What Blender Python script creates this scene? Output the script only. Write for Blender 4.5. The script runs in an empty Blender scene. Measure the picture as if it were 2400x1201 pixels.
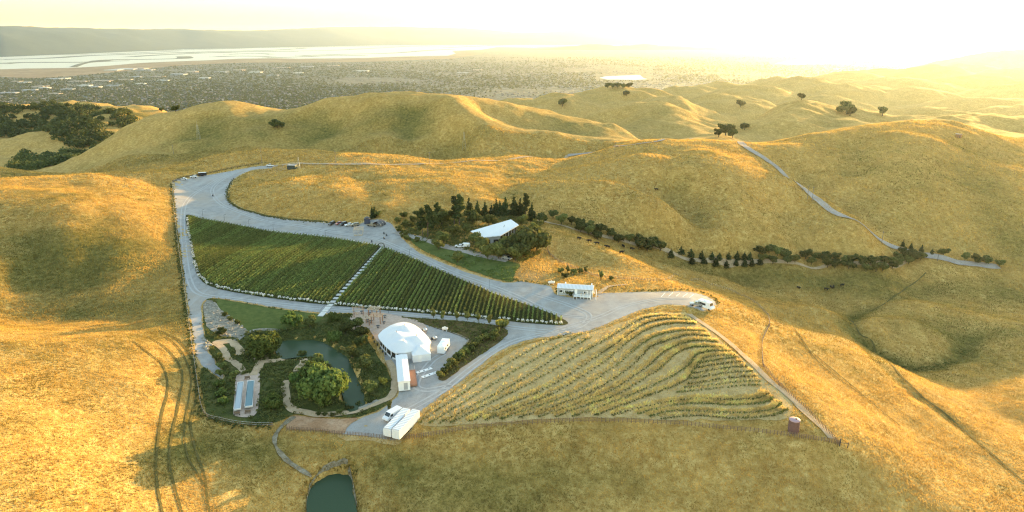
import bpy, bmesh, math, random
import numpy as np
from mathutils import Vector, Matrix
from mathutils.geometry import delaunay_2d_cdt
R = math.radians
random.seed(7); rng = np.random.default_rng(7)
scene = bpy.context.scene
COL = scene.collection
# ---------------------------------------------------------------- camera
CAMZ, PITCH, FPX, CX, CY = 95.0, R(17.6), 1622.0, 1200.0, 600.5
cam = bpy.data.cameras.new("Camera"); camo = bpy.data.objects.new("Camera", cam); COL.objects.link(camo)
camo.location = (0, 0, CAMZ); camo.rotation_euler = (R(90) - PITCH, 0, 0)
cam.sensor_width = 36; cam.lens = 36 * FPX / 2400; cam.clip_start = 1; cam.clip_end = 200000
scene.camera = camo
# ---------------------------------------------------------------- light
SUN_EL, SUN_AZ = R(4.0), R(38.5)
world = bpy.data.worlds.new("World"); scene.world = world; world.use_nodes = True
nt = world.node_tree; bg = nt.nodes['Background']
sky = nt.nodes.new('ShaderNodeTexSky'); sky.sky_type = 'NISHITA'; sky.sun_disc = False
sky.sun_elevation = SUN_EL; sky.sun_rotation = SUN_AZ; sky.altitude = 300; sky.air_density = 1.15; sky.dust_density = 0.2; sky.ozone_density = 1.0
nt.links.new(sky.outputs[0], bg.inputs[0]); bg.inputs[1].default_value = 0.15
sl = bpy.data.lights.new("sun", 'SUN'); sl.energy = 3.0; sl.angle = R(0.5); sl.color = (1.0, 0.62, 0.20)
so = bpy.data.objects.new("sun", sl); COL.objects.link(so)
sd = Vector((math.sin(SUN_AZ) * math.cos(SUN_EL), math.cos(SUN_AZ) * math.cos(SUN_EL), math.sin(SUN_EL)))
so.rotation_euler = sd.to_track_quat('Z', 'Y').to_euler(); so.location = (300, 400, 400)
scene.view_settings.view_transform = 'Standard'; scene.view_settings.look = 'None'
scene.view_settings.exposure = 2.85; scene.view_settings.gamma = 1.0
scene.cycles.use_denoising = True; scene.cycles.denoising_prefilter = 'NONE'; scene.cycles.denoising_input_passes = 'RGB_ALBEDO_NORMAL'; scene.cycles.use_adaptive_sampling = False; scene.cycles.filter_width = 1.2
try: scene.cycles.sampling_pattern = 'BLUE_NOISE'
except Exception: pass
scene.cycles.max_bounces = 6; scene.cycles.transparent_max_bounces = 6; scene.cycles.volume_bounces = 0
# ---------------------------------------------------------------- projection helpers (photograph pixels of 2400x1201)
cp, sp_ = math.cos(PITCH), math.sin(PITCH)
def ray(u, v):
    t = (CY - v) / FPX
    dy = cp + t * sp_
    return (u - CX) / FPX / dy, (-sp_ + t * cp) / dy
def PT(u, v, Y):
    dx, dz = ray(u, v); return (dx * Y, Y, CAMZ + dz * Y)
def PZ(u, v, z):
    dx, dz = ray(u, v); Y = (z - CAMZ) / dz; return (dx * Y, Y, z)
def UY(u, Y, z):                      # column u, forward distance Y, height z (for ground the photo does not show)
    depth = Y * cp + (CAMZ - z) * sp_
    return ((u - CX) / FPX * depth, Y, z)
# ---------------------------------------------------------------- terrain
PLAIN = -350.0
cps = []
def A(*p):
    for q in p: cps.append(q)
Zp = [  # u, v, z : the level floor of the ranch and its surroundings
(800,525,0),(620,500,0),(480,470,1),(430,430,3),(440,600,0),(450,700,0),(470,850,-1),(485,970,-2),(600,600,0),(700,660,0),(900,600,0),(900,700,0),
(1100,650,0),(1300,740,0),(1200,780,0),(1050,800,-1),(950,850,-1),(900,950,-2),(850,1000,-2),(700,900,-2),(600,900,-2),(650,800,-2),(560,740,0),(720,760,-.5),
(1400,700,0),(1550,690,0),(1640,710,0),(1350,680,.3),(1250,670,.5),(1150,600,1.5),(1000,560,1),(1200,540,3),(1100,520,3),(1000,500,2.5),(950,520,1),(1230,620,1),
(1000,1000,-2),(1200,900,-1),(1400,800,1),(1550,740,1),(1650,780,1),(1750,850,0),(1850,950,-2),(1700,950,-3),(1500,950,-3),(1300,980,-3),(1950,1030,-3),(1600,850,-1),
(850,1040,-3),(1000,1050,-4),(1300,1050,-5),(1600,1060,-5),(1900,1080,-5),(900,1200,-8),(1200,1200,-9),(1600,1200,-9),(2000,1200,-9),(2000,1100,-7),
(780,1150,-8),(700,1000,-3.5),(600,1050,-3),(560,1150,-3),(650,1100,-5),(700,1200,-8),
(430,900,0),(400,800,2),(300,805,6),(150,795,8),(0,790,10),(200,900,8),(0,900,14),(200,1000,7),(0,1050,14),(0,1200,12),(250,1200,5),(400,1150,0),(420,1000,0),(350,900,4.5),
(0,740,-1),(200,738,-2),(380,735,-1),(0,650,3),(200,650,2),(400,650,0),(0,550,10),(200,550,9),(380,550,2),(0,480,16),(200,480,14),(380,480,5),
(1290,548,-1),(1300,600,-1),(1300,520,-4),(1400,540,-8),(700,500,1),(590,492,.8),(545,465,1.5)]
for u, v, z in Zp: A(PZ(u, v, z))
Yp = [  # u, v, Y : rises and crests
(0,435,370),(100,422,395),(200,413,420),(300,409,440),(400,411,452),(0,389,560),(90,402,560),(50,415,500),(100,385,790),(60,316,960),(60,355,850),(170,330,900),
(150,300,1050),(0,290,1100),(0,247,1250),(100,252,1250),(205,243,1250),(300,258,1250),(400,266,1250),(250,330,900),(330,290,1000),
(90,402,690),(180,360,705),(240,330,720),(300,300,735),(360,275,750),(410,262,757),(450,250,760),(515,240,750),(600,253,745),(655,261,745),(760,240,735),(870,222,735),(960,230,730),(1010,228,725),(1060,220,715),(1130,232,745),(1200,243,775),(1290,262,800),(1400,290,790),(1480,312,760),
(300,380,620),(500,330,660),(600,340,640),(700,300,680),(900,300,665),(1090,290,655),(900,350,625),(1100,340,620),(1180,335,615),(1250,305,700),(1200,275,725),(1300,342,625),(1350,318,705),(300,400,585),(790,270,705),(960,265,695),(1060,255,685),(1140,262,720),
(430,400,500),(520,364,540),(600,357,560),(700,357,570),(790,363,570),(880,373,565),(960,378,560),(1100,376,560),(1250,368,570),(1400,352,565),(1480,338,562),(1560,326,565),(1640,324,560),(1700,328,550),
(700,388,500),(600,392,500),(750,393,487),(750,430,425),(750,470,385),(620,440,420),(900,400,480),(900,440,415),(900,480,375),(1000,430,420),(1000,480,380),(1200,430,430),(1200,480,390),(1400,430,445),(1450,480,400),(1200,390,520),(1350,385,530),
(1420,430,422),(1500,470,394),(1560,500,386),(1640,545,384),(1600,480,432),(1500,430,456),(1560,460,442),(1650,530,398),(1670,362,500),(1760,390,486),(1850,425,462),(1930,470,436),(2000,530,396),(2060,590,380),(1500,362,495),(1560,362,500),(1620,362,495),(1580,400,460),
(1700,430,432),(1700,500,404),(1800,500,408),(1700,580,375),(1850,580,380),(1850,500,420),(1740,340,540),(1870,430,490),(1950,490,450),(2100,575,407),(2200,605,390),
(1300,525,372),(1400,548,370),(1500,570,372),(1600,592,374),(1700,610,374),(1900,617,378),(2080,622,380),(2340,622,385),
(1500,600,360),(1600,630,355),(1700,650,355),(1850,660,357),(2000,690,345),(1950,720,330),(2100,660,360),(2300,680,355),(1400,566,358),
(1400,578,322),(1500,620,300),(1560,645,290),(1640,668,280),(1720,700,265),(1780,740,247),(1810,780,232),(1860,850,208),(1400,620,297),(1450,640,285),
(1900,780,245),(1950,850,215),(2000,800,250),(2050,900,205),(2200,950,200),(2300,1100,162),(2400,1000,195),(2400,1200,140),(1900,720,290),
(2000,730,320),(2150,711,324),(2150,760,290),(2250,790,288),(2330,755,298),(2400,745,310),(2100,860,255),(2300,880,240),(2400,850,255),(2080,780,282),(2200,830,268),
(1800,335,580),(1900,315,620),(2060,290,640),(2200,281,650),(2300,310,620),(2400,350,590),(1950,400,500),(2100,400,490),(2100,480,445),(2250,400,490),(2250,500,435),(2400,450,460),(2400,560,412),
(2300,270,800),(2400,265,820),(2240,277,770),
(1360,265,1000),(1450,243,1000),(1500,236,1000),(1560,241,980),(1630,265,940),(1690,300,880),(1500,330,760),(1600,318,760),(1500,280,880),
(1740,292,950),(1830,243,1000),(1890,236,1000),(1960,250,980),(2040,283,900),(1770,325,760),(1900,300,800),(1870,270,880),(2072,268,1000)]
for u, v, Y in Yp: A(PT(u, v, Y))
Hp = [  # u, Y, z : ground hidden behind crests, below the frame and to its sides
(0,450,2),(200,500,-5),(0,620,-20),(150,620,-25),(-300,500,5),(-300,370,25),(-300,250,22),(-300,180,18),(-300,800,-60),(-300,1200,-40),
(0,1500,-120),(200,1500,-120),(400,1500,-120),(300,900,-40),(400,1000,-55),(180,800,-44),
(500,880,-20),(700,880,-20),(900,880,-15),(1100,880,-15),(1250,930,-20),(1380,920,-30),(600,1050,-60),(900,1050,-60),(1200,1050,-60),(500,1300,-100),(800,1400,-120),(1100,1400,-120),(1350,1250,-90),
(500,620,-14),(700,620,-14),(900,620,-14),(1100,620,-14),(1300,620,-8),
(1500,335,-16),(1600,325,-22),(1700,310,-22),(1420,345,-9),(1350,350,-4),(1820,290,-22),(1860,260,-17),
(2150,350,-39),(2300,345,-38),(1700,660,-3),(1900,720,-18),(2060,760,-14),(2200,720,8),(2350,760,0),(2300,1000,-60),(2500,1000,-50),(1640,690,-4),
(1500,1250,-90),(1850,1300,-100),(2050,1200,-90),(1700,1000,-50),(1720,1250,-95),
(1200,70,-14),(0,70,2),(600,70,-6),(1800,80,-14),(2400,80,-16),(-600,150,15),(3000,150,-10),(-600,70,8),(3000,70,-10),(1200,30,-14),
(2700,260,-30),(2700,400,-35),(2700,520,-22),(2700,650,-5),(2700,850,-5),(3100,300,-34),(3100,500,-30),(3100,800,-15),(-700,350,25),(-700,600,-10),  # unseen ground on the right, shaped low to let sun onto the foreground
(-600,1800,-200),(0,1800,-200),(400,1800,-200),(800,1800,-190),(1200,1800,-170),(1600,1800,-150),(2000,1600,-140),(2400,1600,-140),(3000,1600,-120),
(-600,2600,-350),(0,2600,-355),(400,2600,-355),(800,2600,-355),(1200,2600,-300),(1600,2700,-220),(2000,2700,-180),(2400,2700,-170),(3000,2700,-150),
(-600,4000,-380),(0,4000,-380),(800,4000,-380),(1200,4000,-380),(1600,4000,-360),(2000,4200,-290),(2400,4200,-240),(3000,4200,-200),
(-600,9000,-390),(600,9000,-390),(1200,9000,-390),(1800,9000,-390),(2100,7500,-370),(2400,7500,-300),(3000,8000,-250),(2200,9500,-380)]
for u, Y, z in Hp: A(UY(u, Y, z))
P = np.array(cps)
def tps_fit(P, lam):
    a = np.arctan2(P[:,0], P[:,1]); l = np.log(np.hypot(P[:,0], P[:,1]))
    X = np.stack([a, l], 1); n = len(X)
    d2 = ((X[:,None] - X[None])**2).sum(-1)
    K = .5 * d2 * np.log(d2 + 1e-12) + lam * np.eye(n)
    Q = np.concatenate([np.ones((n,1)), X], 1)
    M = np.zeros((n+3, n+3)); M[:n,:n] = K; M[:n,n:] = Q; M[n:,:n] = Q.T
    w = np.linalg.solve(M, np.concatenate([P[:,2], np.zeros(3)]))
    return X, w
TX, TW = tps_fit(P, 2e-5)
def tps(a, l):
    out = np.empty(len(a))
    for i in range(0, len(a), 20000):
        X = np.stack([a[i:i+20000], l[i:i+20000]], 1)
        d2 = (X**2).sum(1)[:,None] + (TX**2).sum(1)[None] - 2 * X @ TX.T
        d2 = np.maximum(d2, 0)
        out[i:i+20000] = (.5 * d2 * np.log(d2 + 1e-12)) @ TW[:-3] + TW[-3] + X @ TW[-2:]
    return out
def vnoise(x, y, seed=0):
    xi = np.floor(x).astype(np.int64); yi = np.floor(y).astype(np.int64); fx = x - xi; fy = y - yi
    fx = fx*fx*(3-2*fx); fy = fy*fy*(3-2*fy)
    def h(i, j):
        n = (i * 374761393 + j * 668265263 + seed * 974634777) & 0x7fffffff
        n = ((n ^ (n >> 13)) * 1274126177) & 0x7fffffff
        return ((n ^ (n >> 16)) & 0xffff) / 65535.0
    return (h(xi,yi)*(1-fx)+h(xi+1,yi)*fx)*(1-fy) + (h(xi,yi+1)*(1-fx)+h(xi+1,yi+1)*fx)*fy - .5
def fbm(x, y, s, seed=0, o=3):
    r = 0
    for k in range(o): r = r + vnoise(x / s * 2**k, y / s * 2**k, seed + k) / 2**k
    return r
def inpoly(x, y, poly):
    x = np.asarray(x); y = np.asarray(y); c = np.zeros(x.shape, bool); n = len(poly)
    for i in range(n):
        x1, y1 = poly[i]; x2, y2 = poly[(i+1) % n]
        if y1 == y2: continue
        k = ((y1 > y) != (y2 > y)) & (x < (x2-x1)*(y-y1)/(y2-y1)+x1); c ^= k
    return c
A0, A1, NA = R(-68), R(68), 860
L0, L1, NL = math.log(45), math.log(9500), 840
ga = np.linspace(A0, A1, NA); gl = np.linspace(L0, L1, NL)
GA, GL = np.meshgrid(ga, gl)             # rows by distance
GX = np.exp(GL) * np.sin(GA); GY = np.exp(GL) * np.cos(GA)
GZ = tps(GA.ravel(), GL.ravel()).reshape(GA.shape)
# far rolling hills : (u, v of top, Y, half width in px, depth ratio)
domes = [(1450,203,1900,150,1.2),(1310,221,1750,90,1.5),(1210,226,1950,60,1.5),(1560,228,1650,70,1.3),(1620,196,2600,70,1.5),(1690,193,3000,55,1.6),(1770,199,2350,120,1.3),
 (1700,224,1800,120,1.2),(1885,182,2750,85,1.5),(1830,182,3100,60,1.5),(1960,195,2500,110,1.2),(1995,166,4200,70,1.4),(2060,160,4700,70,1.4),(2120,180,3300,170,1.),
 (2190,153,4400,90,1.3),(2270,149,5200,90,1.3),(2420,113,6800,230,.6),(2300,174,3500,190,.8),(2420,198,2800,170,1.),(2150,206,2500,130,1.),(2330,226,2100,200,.8),(2650,140,4500,250,1.),(2650,190,3000,250,1.),
 (2040,200,2900,80,1.3),(1920,222,2000,90,1.2),(2480,238,1700,170,.9),(2200,250,1500,180,.9),(1980,186,3600,60,1.4),(2380,160,4400,110,1.)]
def fold(z, h, k): return np.where(np.abs(z-h) < k, (z+h)/2 + ((z-h)**2 + k*k)/(4*k), np.maximum(z, h))
for (u, v, Y, hw, dr) in domes:
    x, y, z = PT(u, v, Y); wx = hw / FPX * Y * 1.0; wy = wx * dr
    dx = (GX - x); dy = (GY - y); ca, sa = y / math.hypot(x, y), x / math.hypot(x, y)
    ex = (dx*ca - dy*sa) / wx; ey = (dx*sa + dy*ca) / wy
    h = z - wx * .34 * (np.sqrt(1 + (ex*ex + ey*ey) * 1.6) - 1)
    m = h > -420
    GZ = np.where(m, fold(GZ, h, 6 + Y*.004), GZ)
rr = np.exp(GL)
BASIN = [PZ(u, v, 0)[:2] for u, v in [(395,425),(600,385),(700,388),(560,450),(620,500),(850,520),(1250,500),(1290,560),(1300,650),(1560,680),(1700,690),(1700,740),(1850,980),(1960,1040),(1300,1010),(1000,1050),(640,1010),(470,960),(440,760)]]
bm_ = inpoly(GX, GY, BASIN).astype(float)
for _ in range(6):
    bm_ = (bm_ + np.roll(bm_,2,0) + np.roll(bm_,-2,0) + np.roll(bm_,2,1) + np.roll(bm_,-2,1)) / 5
amp = (1 - .92 * bm_) * np.clip((rr - 60) / 200, .4, 6)
GZ = GZ + amp * (fbm(GX, GY, 55, 3) * 1.6 + fbm(GX, GY, 14, 9, 2) * .45) + np.clip((rr-900)/1500,0,1) * fbm(GX, GY, 320, 5) * 12
gw = np.clip((rr - 540) / 300, 0, 1) * (1 - bm_)
GZ = GZ - gw * np.clip(rr, 0, 2600) * .008 * np.clip(.30 - np.abs(fbm(GX + 40*fbm(GX, GY, 150, 8), GY, 130, 21, 3)), 0, 1)
GZ = GZ - (1-bm_) * np.clip((rr-100)/150, 0, 1) * 2.2 * np.clip(.22 - np.abs(fbm(GX + 12*fbm(GX, GY, 50, 28), GY, 48, 41, 2)), 0, 1) / .22 * .3
def H(x, y):
    x = np.asarray(x, float); y = np.asarray(y, float)
    fa = np.clip((np.arctan2(x, y) - A0) / (A1 - A0) * (NA - 1), 0, NA - 1.001)
    fl = np.clip((np.log(np.hypot(x, y) + 1e-9) - L0) / (L1 - L0) * (NL - 1), 0, NL - 1.001)
    i = fl.astype(int); j = fa.astype(int); t = fl - i; s = fa - j
    return (GZ[i,j]*(1-s) + GZ[i,j+1]*s)*(1-t) + (GZ[i+1,j]*(1-s) + GZ[i+1,j+1]*s)*t
def h1(x, y): return float(H(x, y))
YS = np.exp(np.linspace(math.log(50), math.log(9000), 2600))
def hit(u, v):
    dx, dz = ray(u, v)
    g = CAMZ + dz * YS - H(dx * YS, YS)
    k = int(np.argmax(g < 0))
    if g[k] >= 0: k = len(YS) - 1
    if k == 0: k = 1
    a, b = YS[k-1], YS[k]
    ys = np.linspace(a, b, 24); gg = CAMZ + dz * ys - H(dx * ys, ys); q = int(np.argmax(gg < 0)); Y = ys[q]
    return (dx * Y, Y, CAMZ + dz * Y)
def hxy(u, v): return hit(u, v)[:2]
def pxm(u, v, n):                       # metres spanned by n photo pixels at the ground seen at (u, v)
    x, y, z = hit(u, v); return n * (y * cp + (CAMZ - z) * sp_) / FPX
def poly(*uv): return [hxy(u, v) for u, v in uv]
# gullies cut into the slopes (depth > 0) and sharper ridge lines (depth < 0)
CARVED = []
def carve(uv, depth, wid, green=0):
    global GZ
    c = np.array([hxy(u, v) for u, v in uv]); x0, y0 = c.min(0) - 4*wid; x1, y1 = c.max(0) + 4*wid
    nr = (GX > x0) & (GX < x1) & (GY > y0) & (GY < y1); gx, gy = GX[nr], GY[nr]; d = np.full(gx.shape, 1e9); tt = np.zeros(gx.shape); n = len(c) - 1
    for i in range(n):
        a, b = c[i], c[i+1]; ab = b - a; t = np.clip(((gx-a[0])*ab[0] + (gy-a[1])*ab[1]) / (ab @ ab), 0, 1); q = np.hypot(gx-a[0]-t*ab[0], gy-a[1]-t*ab[1]); m_ = q < d; d = np.where(m_, q, d); tt = np.where(m_, (i+t)/n, tt)
    f = np.exp(-(d/wid)**2 if depth > 0 else -np.sqrt(1 + (d/wid)**2) + 1) * np.clip(np.minimum(tt, 1-tt)*6, 0, 1)
    GZ[nr] -= depth * f; CARVED.append((nr, f, green))
carve([(1330,392),(1420,430),(1500,470),(1560,500),(1630,540)], -2.6, 12)
carve([(1600,352),(1670,364),(1760,392),(1850,427),(1930,472),(2000,530),(2050,580)], -1.2, 12)
carve([(1540,440),(1600,480),(1650,525)], 2.4, 12, .2)
carve([(1296,550),(1400,580),(1500,622),(1560,647),(1640,672)], -1.4, 9)
carve([(2150,700),(2060,712),(2005,735),(1992,760),(2010,790),(2050,825),(2110,858),(2180,862),(2245,838),(2275,800),(2290,775)], 2.2, 4.5, .8)
carve([(2100,735),(2050,760),(2060,800),(2120,830),(2190,830),(2225,800)], -1.2, 6)
carve([(1900,730),(1960,752),(2000,800),(2060,850),(2130,915),(2230,985),(2330,1070)], 1.0, 3, .3)
carve([(900,300),(880,260),(872,228)], -5, 16)
carve([(1180,335),(1100,290),(1066,250),(1060,226)], -5, 14)
carve([(560,300),(530,262),(515,243)], -4, 16)
carve([(780,320),(740,280),(700,262)], 6, 22, .5)
carve([(980,330),(960,285),(965,245)], 6, 20, .5)
carve([(450,330),(470,290),(490,262)], 4, 18, .4)
carve([(2000,420),(1990,370),(2000,320)], 5, 22, .3); carve([(2250,450),(2280,380),(2300,330)], 5, 22, .35); carve([(2120,440),(2140,370),(2130,310)], -4, 20)
carve([(1160,470),(1190,430),(1200,396)], 2.5, 14, .3); carve([(900,480),(860,440),(850,405)], 1.6, 10, .25)
carve([(250,470),(230,560),(190,640),(170,700)], 1.8, 9, .35); carve([(60,520),(90,600),(80,690)], 2, 9, .35)
carve([(1600,300),(1560,270),(1540,245)], -4, 20); carve([(1830,310),(1850,275),(1870,245)], -5, 20); carve([(1930,300),(1945,280),(1950,262)], 4, 20, .3)
# the two ponds are dug into the ground
POND = poly((655,800),(690,796),(740,792),(765,800),(785,815),(800,822),(815,835),(825,860),(838,890),(848,920),(850,945),(838,958),(815,960),(800,920),(795,880),(770,850),(745,838),(735,835),(700,838),(665,842),(652,825))
POND2 = poly((722,1215),(724,1150),(735,1125),(765,1098),(795,1088),(818,1088),(828,1110),(826,1150),(836,1215),(845,1300),(715,1300))
def dig(pl, d):
    global GZ
    c = np.array(pl); wl = float(np.median(H(c[:,0], c[:,1]))) - .45
    near = (np.abs(GX - c[:,0].mean()) < 90) & (np.abs(GY - c[:,1].mean()) < 110)
    ins = np.zeros(GZ.shape); ins[near] = inpoly(GX[near], GY[near], pl)
    for _ in range(2): ins = (ins + np.roll(ins,1,0) + np.roll(ins,-1,0) + np.roll(ins,1,1) + np.roll(ins,-1,1)) / 5
    GZ = GZ * (1-ins) + np.minimum(GZ, wl - d) * ins
    return wl
WL1 = dig(POND, 1.2); WL2 = dig(POND2, 1.2)
# ---------------------------------------------------------------- material helpers
MATS = {}
class NT:
    def __init__(s, name):
        s.m = bpy.data.materials.new(name); s.m.use_nodes = True; s.t = s.m.node_tree; s.n = s.t.nodes; s.b = s.n['Principled BSDF']; s.o = s.n['Material Output']
        s.b.inputs['Specular IOR Level'].default_value = .25
        MATS[name] = s.m; s.geo = None
    def new(s, k, **kw):
        n = s.n.new(k)
        for a, b in kw.items(): setattr(n, a, b)
        return n
    def l(s, a, b): s.t.links.new(a, b)
    def pos(s):
        if not s.geo: s.geo = s.new('ShaderNodeNewGeometry')
        return s.geo.outputs['Position']
    def noise(s, scale, detail=3, rough=.6, vec=None, dist=0):
        n = s.new('ShaderNodeTexNoise'); n.inputs['Scale'].default_value = scale; n.inputs['Detail'].default_value = detail; n.inputs['Roughness'].default_value = rough; n.inputs['Distortion'].default_value = dist
        s.l(vec if vec is not None else s.pos(), n.inputs['Vector']); return n.outputs[0]
    def stretch(s, x, y, z, rot=0):
        mp = s.new('ShaderNodeMapping'); mp.inputs['Scale'].default_value = (x, y, z); mp.inputs['Rotation'].default_value = (0, 0, rot)
        s.l(s.pos(), mp.inputs['Vector']); return mp.outputs[0]
    def ramp(s, f, stops):
        r = s.new('ShaderNodeValToRGB'); e = r.color_ramp.elements
        while len(e) < len(stops): e.new(.5)
        for q, (p, c) in zip(e, stops): q.position = p; q.color = (c[0], c[1], c[2], 1) if not isinstance(c, (int, float)) else (c, c, c, 1)
        s.l(f, r.inputs[0]); return r.outputs[0]
    def mix(s, f, a, b, mode='MIX'):
        n = s.new('ShaderNodeMix', data_type='RGBA', blend_type=mode)
        for sock, val in ((n.inputs[0], f), (n.inputs[6], a), (n.inputs[7], b)):
            if isinstance(val, (int, float)): sock.default_value = val
            elif isinstance(val, tuple): sock.default_value = (*val, 1)
            else: s.l(val, sock)
        return n.outputs[2]
    def math(s, op, a, b=0, clamp=False):
        n = s.new('ShaderNodeMath', operation=op, use_clamp=clamp)
        for sock, val in ((n.inputs[0], a), (n.inputs[1], b)):
            if isinstance(val, (int, float)): sock.default_value = val
            else: s.l(val, sock)
        return n.outputs[0]
    def bump(s, h, strength, dist):
        n = s.new('ShaderNodeBump'); n.inputs['Strength'].default_value = strength; n.inputs['Distance'].default_value = dist; s.l(h, n.inputs['Height']); s.l(n.outputs[0], s.b.inputs['Normal'])
    def base(s, c, rough=.9):
        if isinstance(c, tuple): s.b.inputs['Base Color'].default_value = (*c, 1)
        else: s.l(c, s.b.inputs['Base Color'])
        s.b.inputs['Roughness'].default_value = rough
    def attr(s, name):
        n = s.new('ShaderNodeAttribute', attribute_name=name); sp = s.new('ShaderNodeSeparateColor'); s.l(n.outputs['Color'], sp.inputs[0]); return sp.outputs
def M(name, c, rough=.7, var=.12, scale=1.5, metal=0, spec=.25):
    """weathered paint / metal / wood: colour varies by noise in place"""
    if name in MATS: return MATS[name]
    m = NT(name); f = m.noise(scale, 4)
    m.base(m.mix(f, tuple(x*(1-var) for x in c), tuple(min(1, x*(1+var)) for x in c)), rough)
    m.b.inputs['Metallic'].default_value = metal; m.b.inputs['Specular IOR Level'].default_value = spec
    return m.m
# grassland
m = NT('grassland'); z = m.attr('zone')
n1, n2, n3, n4 = m.noise(.011, 4, .6), m.noise(.055, 4, .65), m.noise(.45, 4, .7), m.noise(2.6, 2, .7)
st = m.noise(.22, 4, .7, m.stretch(1, .35, 1, R(25)))
f = m.math('ADD', z[0], m.math('ADD', m.math('MULTIPLY', m.math('SUBTRACT', n1, .5), 1.1), m.math('MULTIPLY', m.math('SUBTRACT', n2, .5), 1.0)), True)
dry = m.ramp(n3, [(.30, (.34,.20,.06)), (.48, (.52,.33,.098)), (.66, (.67,.465,.17))])
dry = m.mix(m.ramp(st, [(.38, 0.0), (.62, 1.0)]), dry, m.mix(.5, dry, (.33,.19,.05)))
grn = m.ramp(n3, [(.30, (.075,.068,.018)), (.48, (.16,.135,.036)), (.68, (.29,.22,.065))])
c = m.mix(f, dry, grn)
c = m.mix(m.ramp(n4, [(.33, .55), (.5, 0.0)]), c, m.mix(.5, c, (.09,.07,.02)))
sx = m.new('ShaderNodeSeparateXYZ'); m.l(m.pos(), sx.inputs[0]); zz_ = m.math('ADD', m.math('MULTIPLY', sx.outputs[2], .42), m.math('MULTIPLY', n2, 3.2))
fr_ = m.math('FRACT', zz_); tr_ = m.math('MULTIPLY', m.ramp(fr_, [(.02, .0), (.08, 1.0), (.2, 0.0)]), m.ramp(m.noise(.03, 3), [(.45, 0.0), (.6, .4)]))
c = m.mix(tr_, c, m.mix(.6, c, (.16,.115,.045)))
bare = m.ramp(n3, [(.3, (.30,.19,.11)), (.7, (.46,.31,.19))])
c = m.mix(m.math('MULTIPLY', z[1], m.ramp(n2, [(.3,.6),(.6,1.0)])), c, bare)
dark = m.ramp(n3, [(.3, (.022,.03,.01)), (.7, (.06,.07,.022))])
c = m.mix(z[2], c, dark)
m.base(c, .95); m.b.inputs['Specular IOR Level'].default_value = .05
hgt = m.math('ADD', m.math('MULTIPLY', n3, 1.0), m.math('MULTIPLY', n4, .35))
m.bump(hgt, .6, .8)
# gravel
m = NT('gravel'); n2, n3, n4 = m.noise(.035, 4, .6), m.noise(.3, 4, .65), m.noise(4, 3, .7)
trk = m.noise(.16, 3, .6, m.stretch(1, .16, 1, R(-50)))
c = m.ramp(n3, [(.3, (.26,.255,.25)), (.55, (.345,.335,.32)), (.75, (.41,.40,.38))])
c = m.mix(m.ramp(n2, [(.48, 0.0), (.68, .75)]), c, (.38,.32,.26))
c = m.mix(m.ramp(trk, [(.52, 0.0), (.68, .5)]), c, (.43,.425,.415))
c = m.mix(m.ramp(n4, [(.3, .5), (.5, 0.0)]), c, (.17,.165,.16)); m.base(c, .95); m.bump(n4, .5, .05)
def ground_mat(name, cols, scale=.6, bump=.15):
    m = NT(name); a, b = m.noise(scale, 5, .7), m.noise(scale * 9, 3, .7)
    c = m.ramp(a, [(.3, cols[0]), (.5, cols[1]), (.72, cols[2])]); c = m.mix(m.ramp(b, [(.3, .5), (.55, 0.0)]), c, tuple(x * .5 for x in cols[0]))
    m.base(c, .95); m.b.inputs['Specular IOR Level'].default_value = .05; m.bump(b, .7, bump); return m.m
ground_mat('lawn_turf', [(.075,.10,.028), (.105,.13,.036), (.15,.165,.05)], .5)
ground_mat('garden_soil', [(.05,.062,.02), (.09,.10,.03), (.17,.15,.055)], .25, .5)
ground_mat('vine_floor', [(.035,.042,.014), (.06,.064,.02), (.11,.095,.035)], .7, .2)
ground_mat('island_scrub', [(.06,.055,.02), (.12,.09,.035), (.19,.135,.06)], .3, .4)
ground_mat('tan_path', [(.40,.29,.18), (.50,.37,.235), (.58,.44,.29)], .5, .03)
ground_mat('patio_paver', [(.42,.31,.245), (.52,.395,.315), (.60,.47,.39)], .7, .02)
ground_mat('orange_dirt', [(.34,.19,.10), (.44,.26,.145), (.54,.36,.23)], .16, .1)
ground_mat('rubble', [(.17,.155,.12), (.34,.31,.25), (.55,.51,.45)], .9, .6)
ground_mat('rut', [(.09,.08,.026), (.13,.11,.038), (.19,.15,.055)], .9, .2)
ground_mat('asphalt', [(.30,.265,.235), (.37,.33,.29), (.43,.385,.34)], .12, .03)
ground_mat('wash', [(.16,.13,.08), (.26,.22,.15), (.42,.37,.28)], .7, .15)
ground_mat('tilled', [(.38,.26,.11), (.53,.375,.165), (.65,.48,.23)], .35, .25)
def water(name, c, rough, bs, bstr, spec=.5):
    m = NT(name); m.base(c, rough); m.b.inputs['Specular IOR Level'].default_value = spec; m.b.inputs['IOR'].default_value = 1.33
    m.bump(m.noise(bs, 3, .6), bstr, .1); return m.m
water('pond_water', (.05,.078,.042), .22, 1.0, .35, .08)
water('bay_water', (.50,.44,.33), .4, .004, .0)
water('pool_water', (.10,.19,.22), .08, 2, .15)
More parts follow.
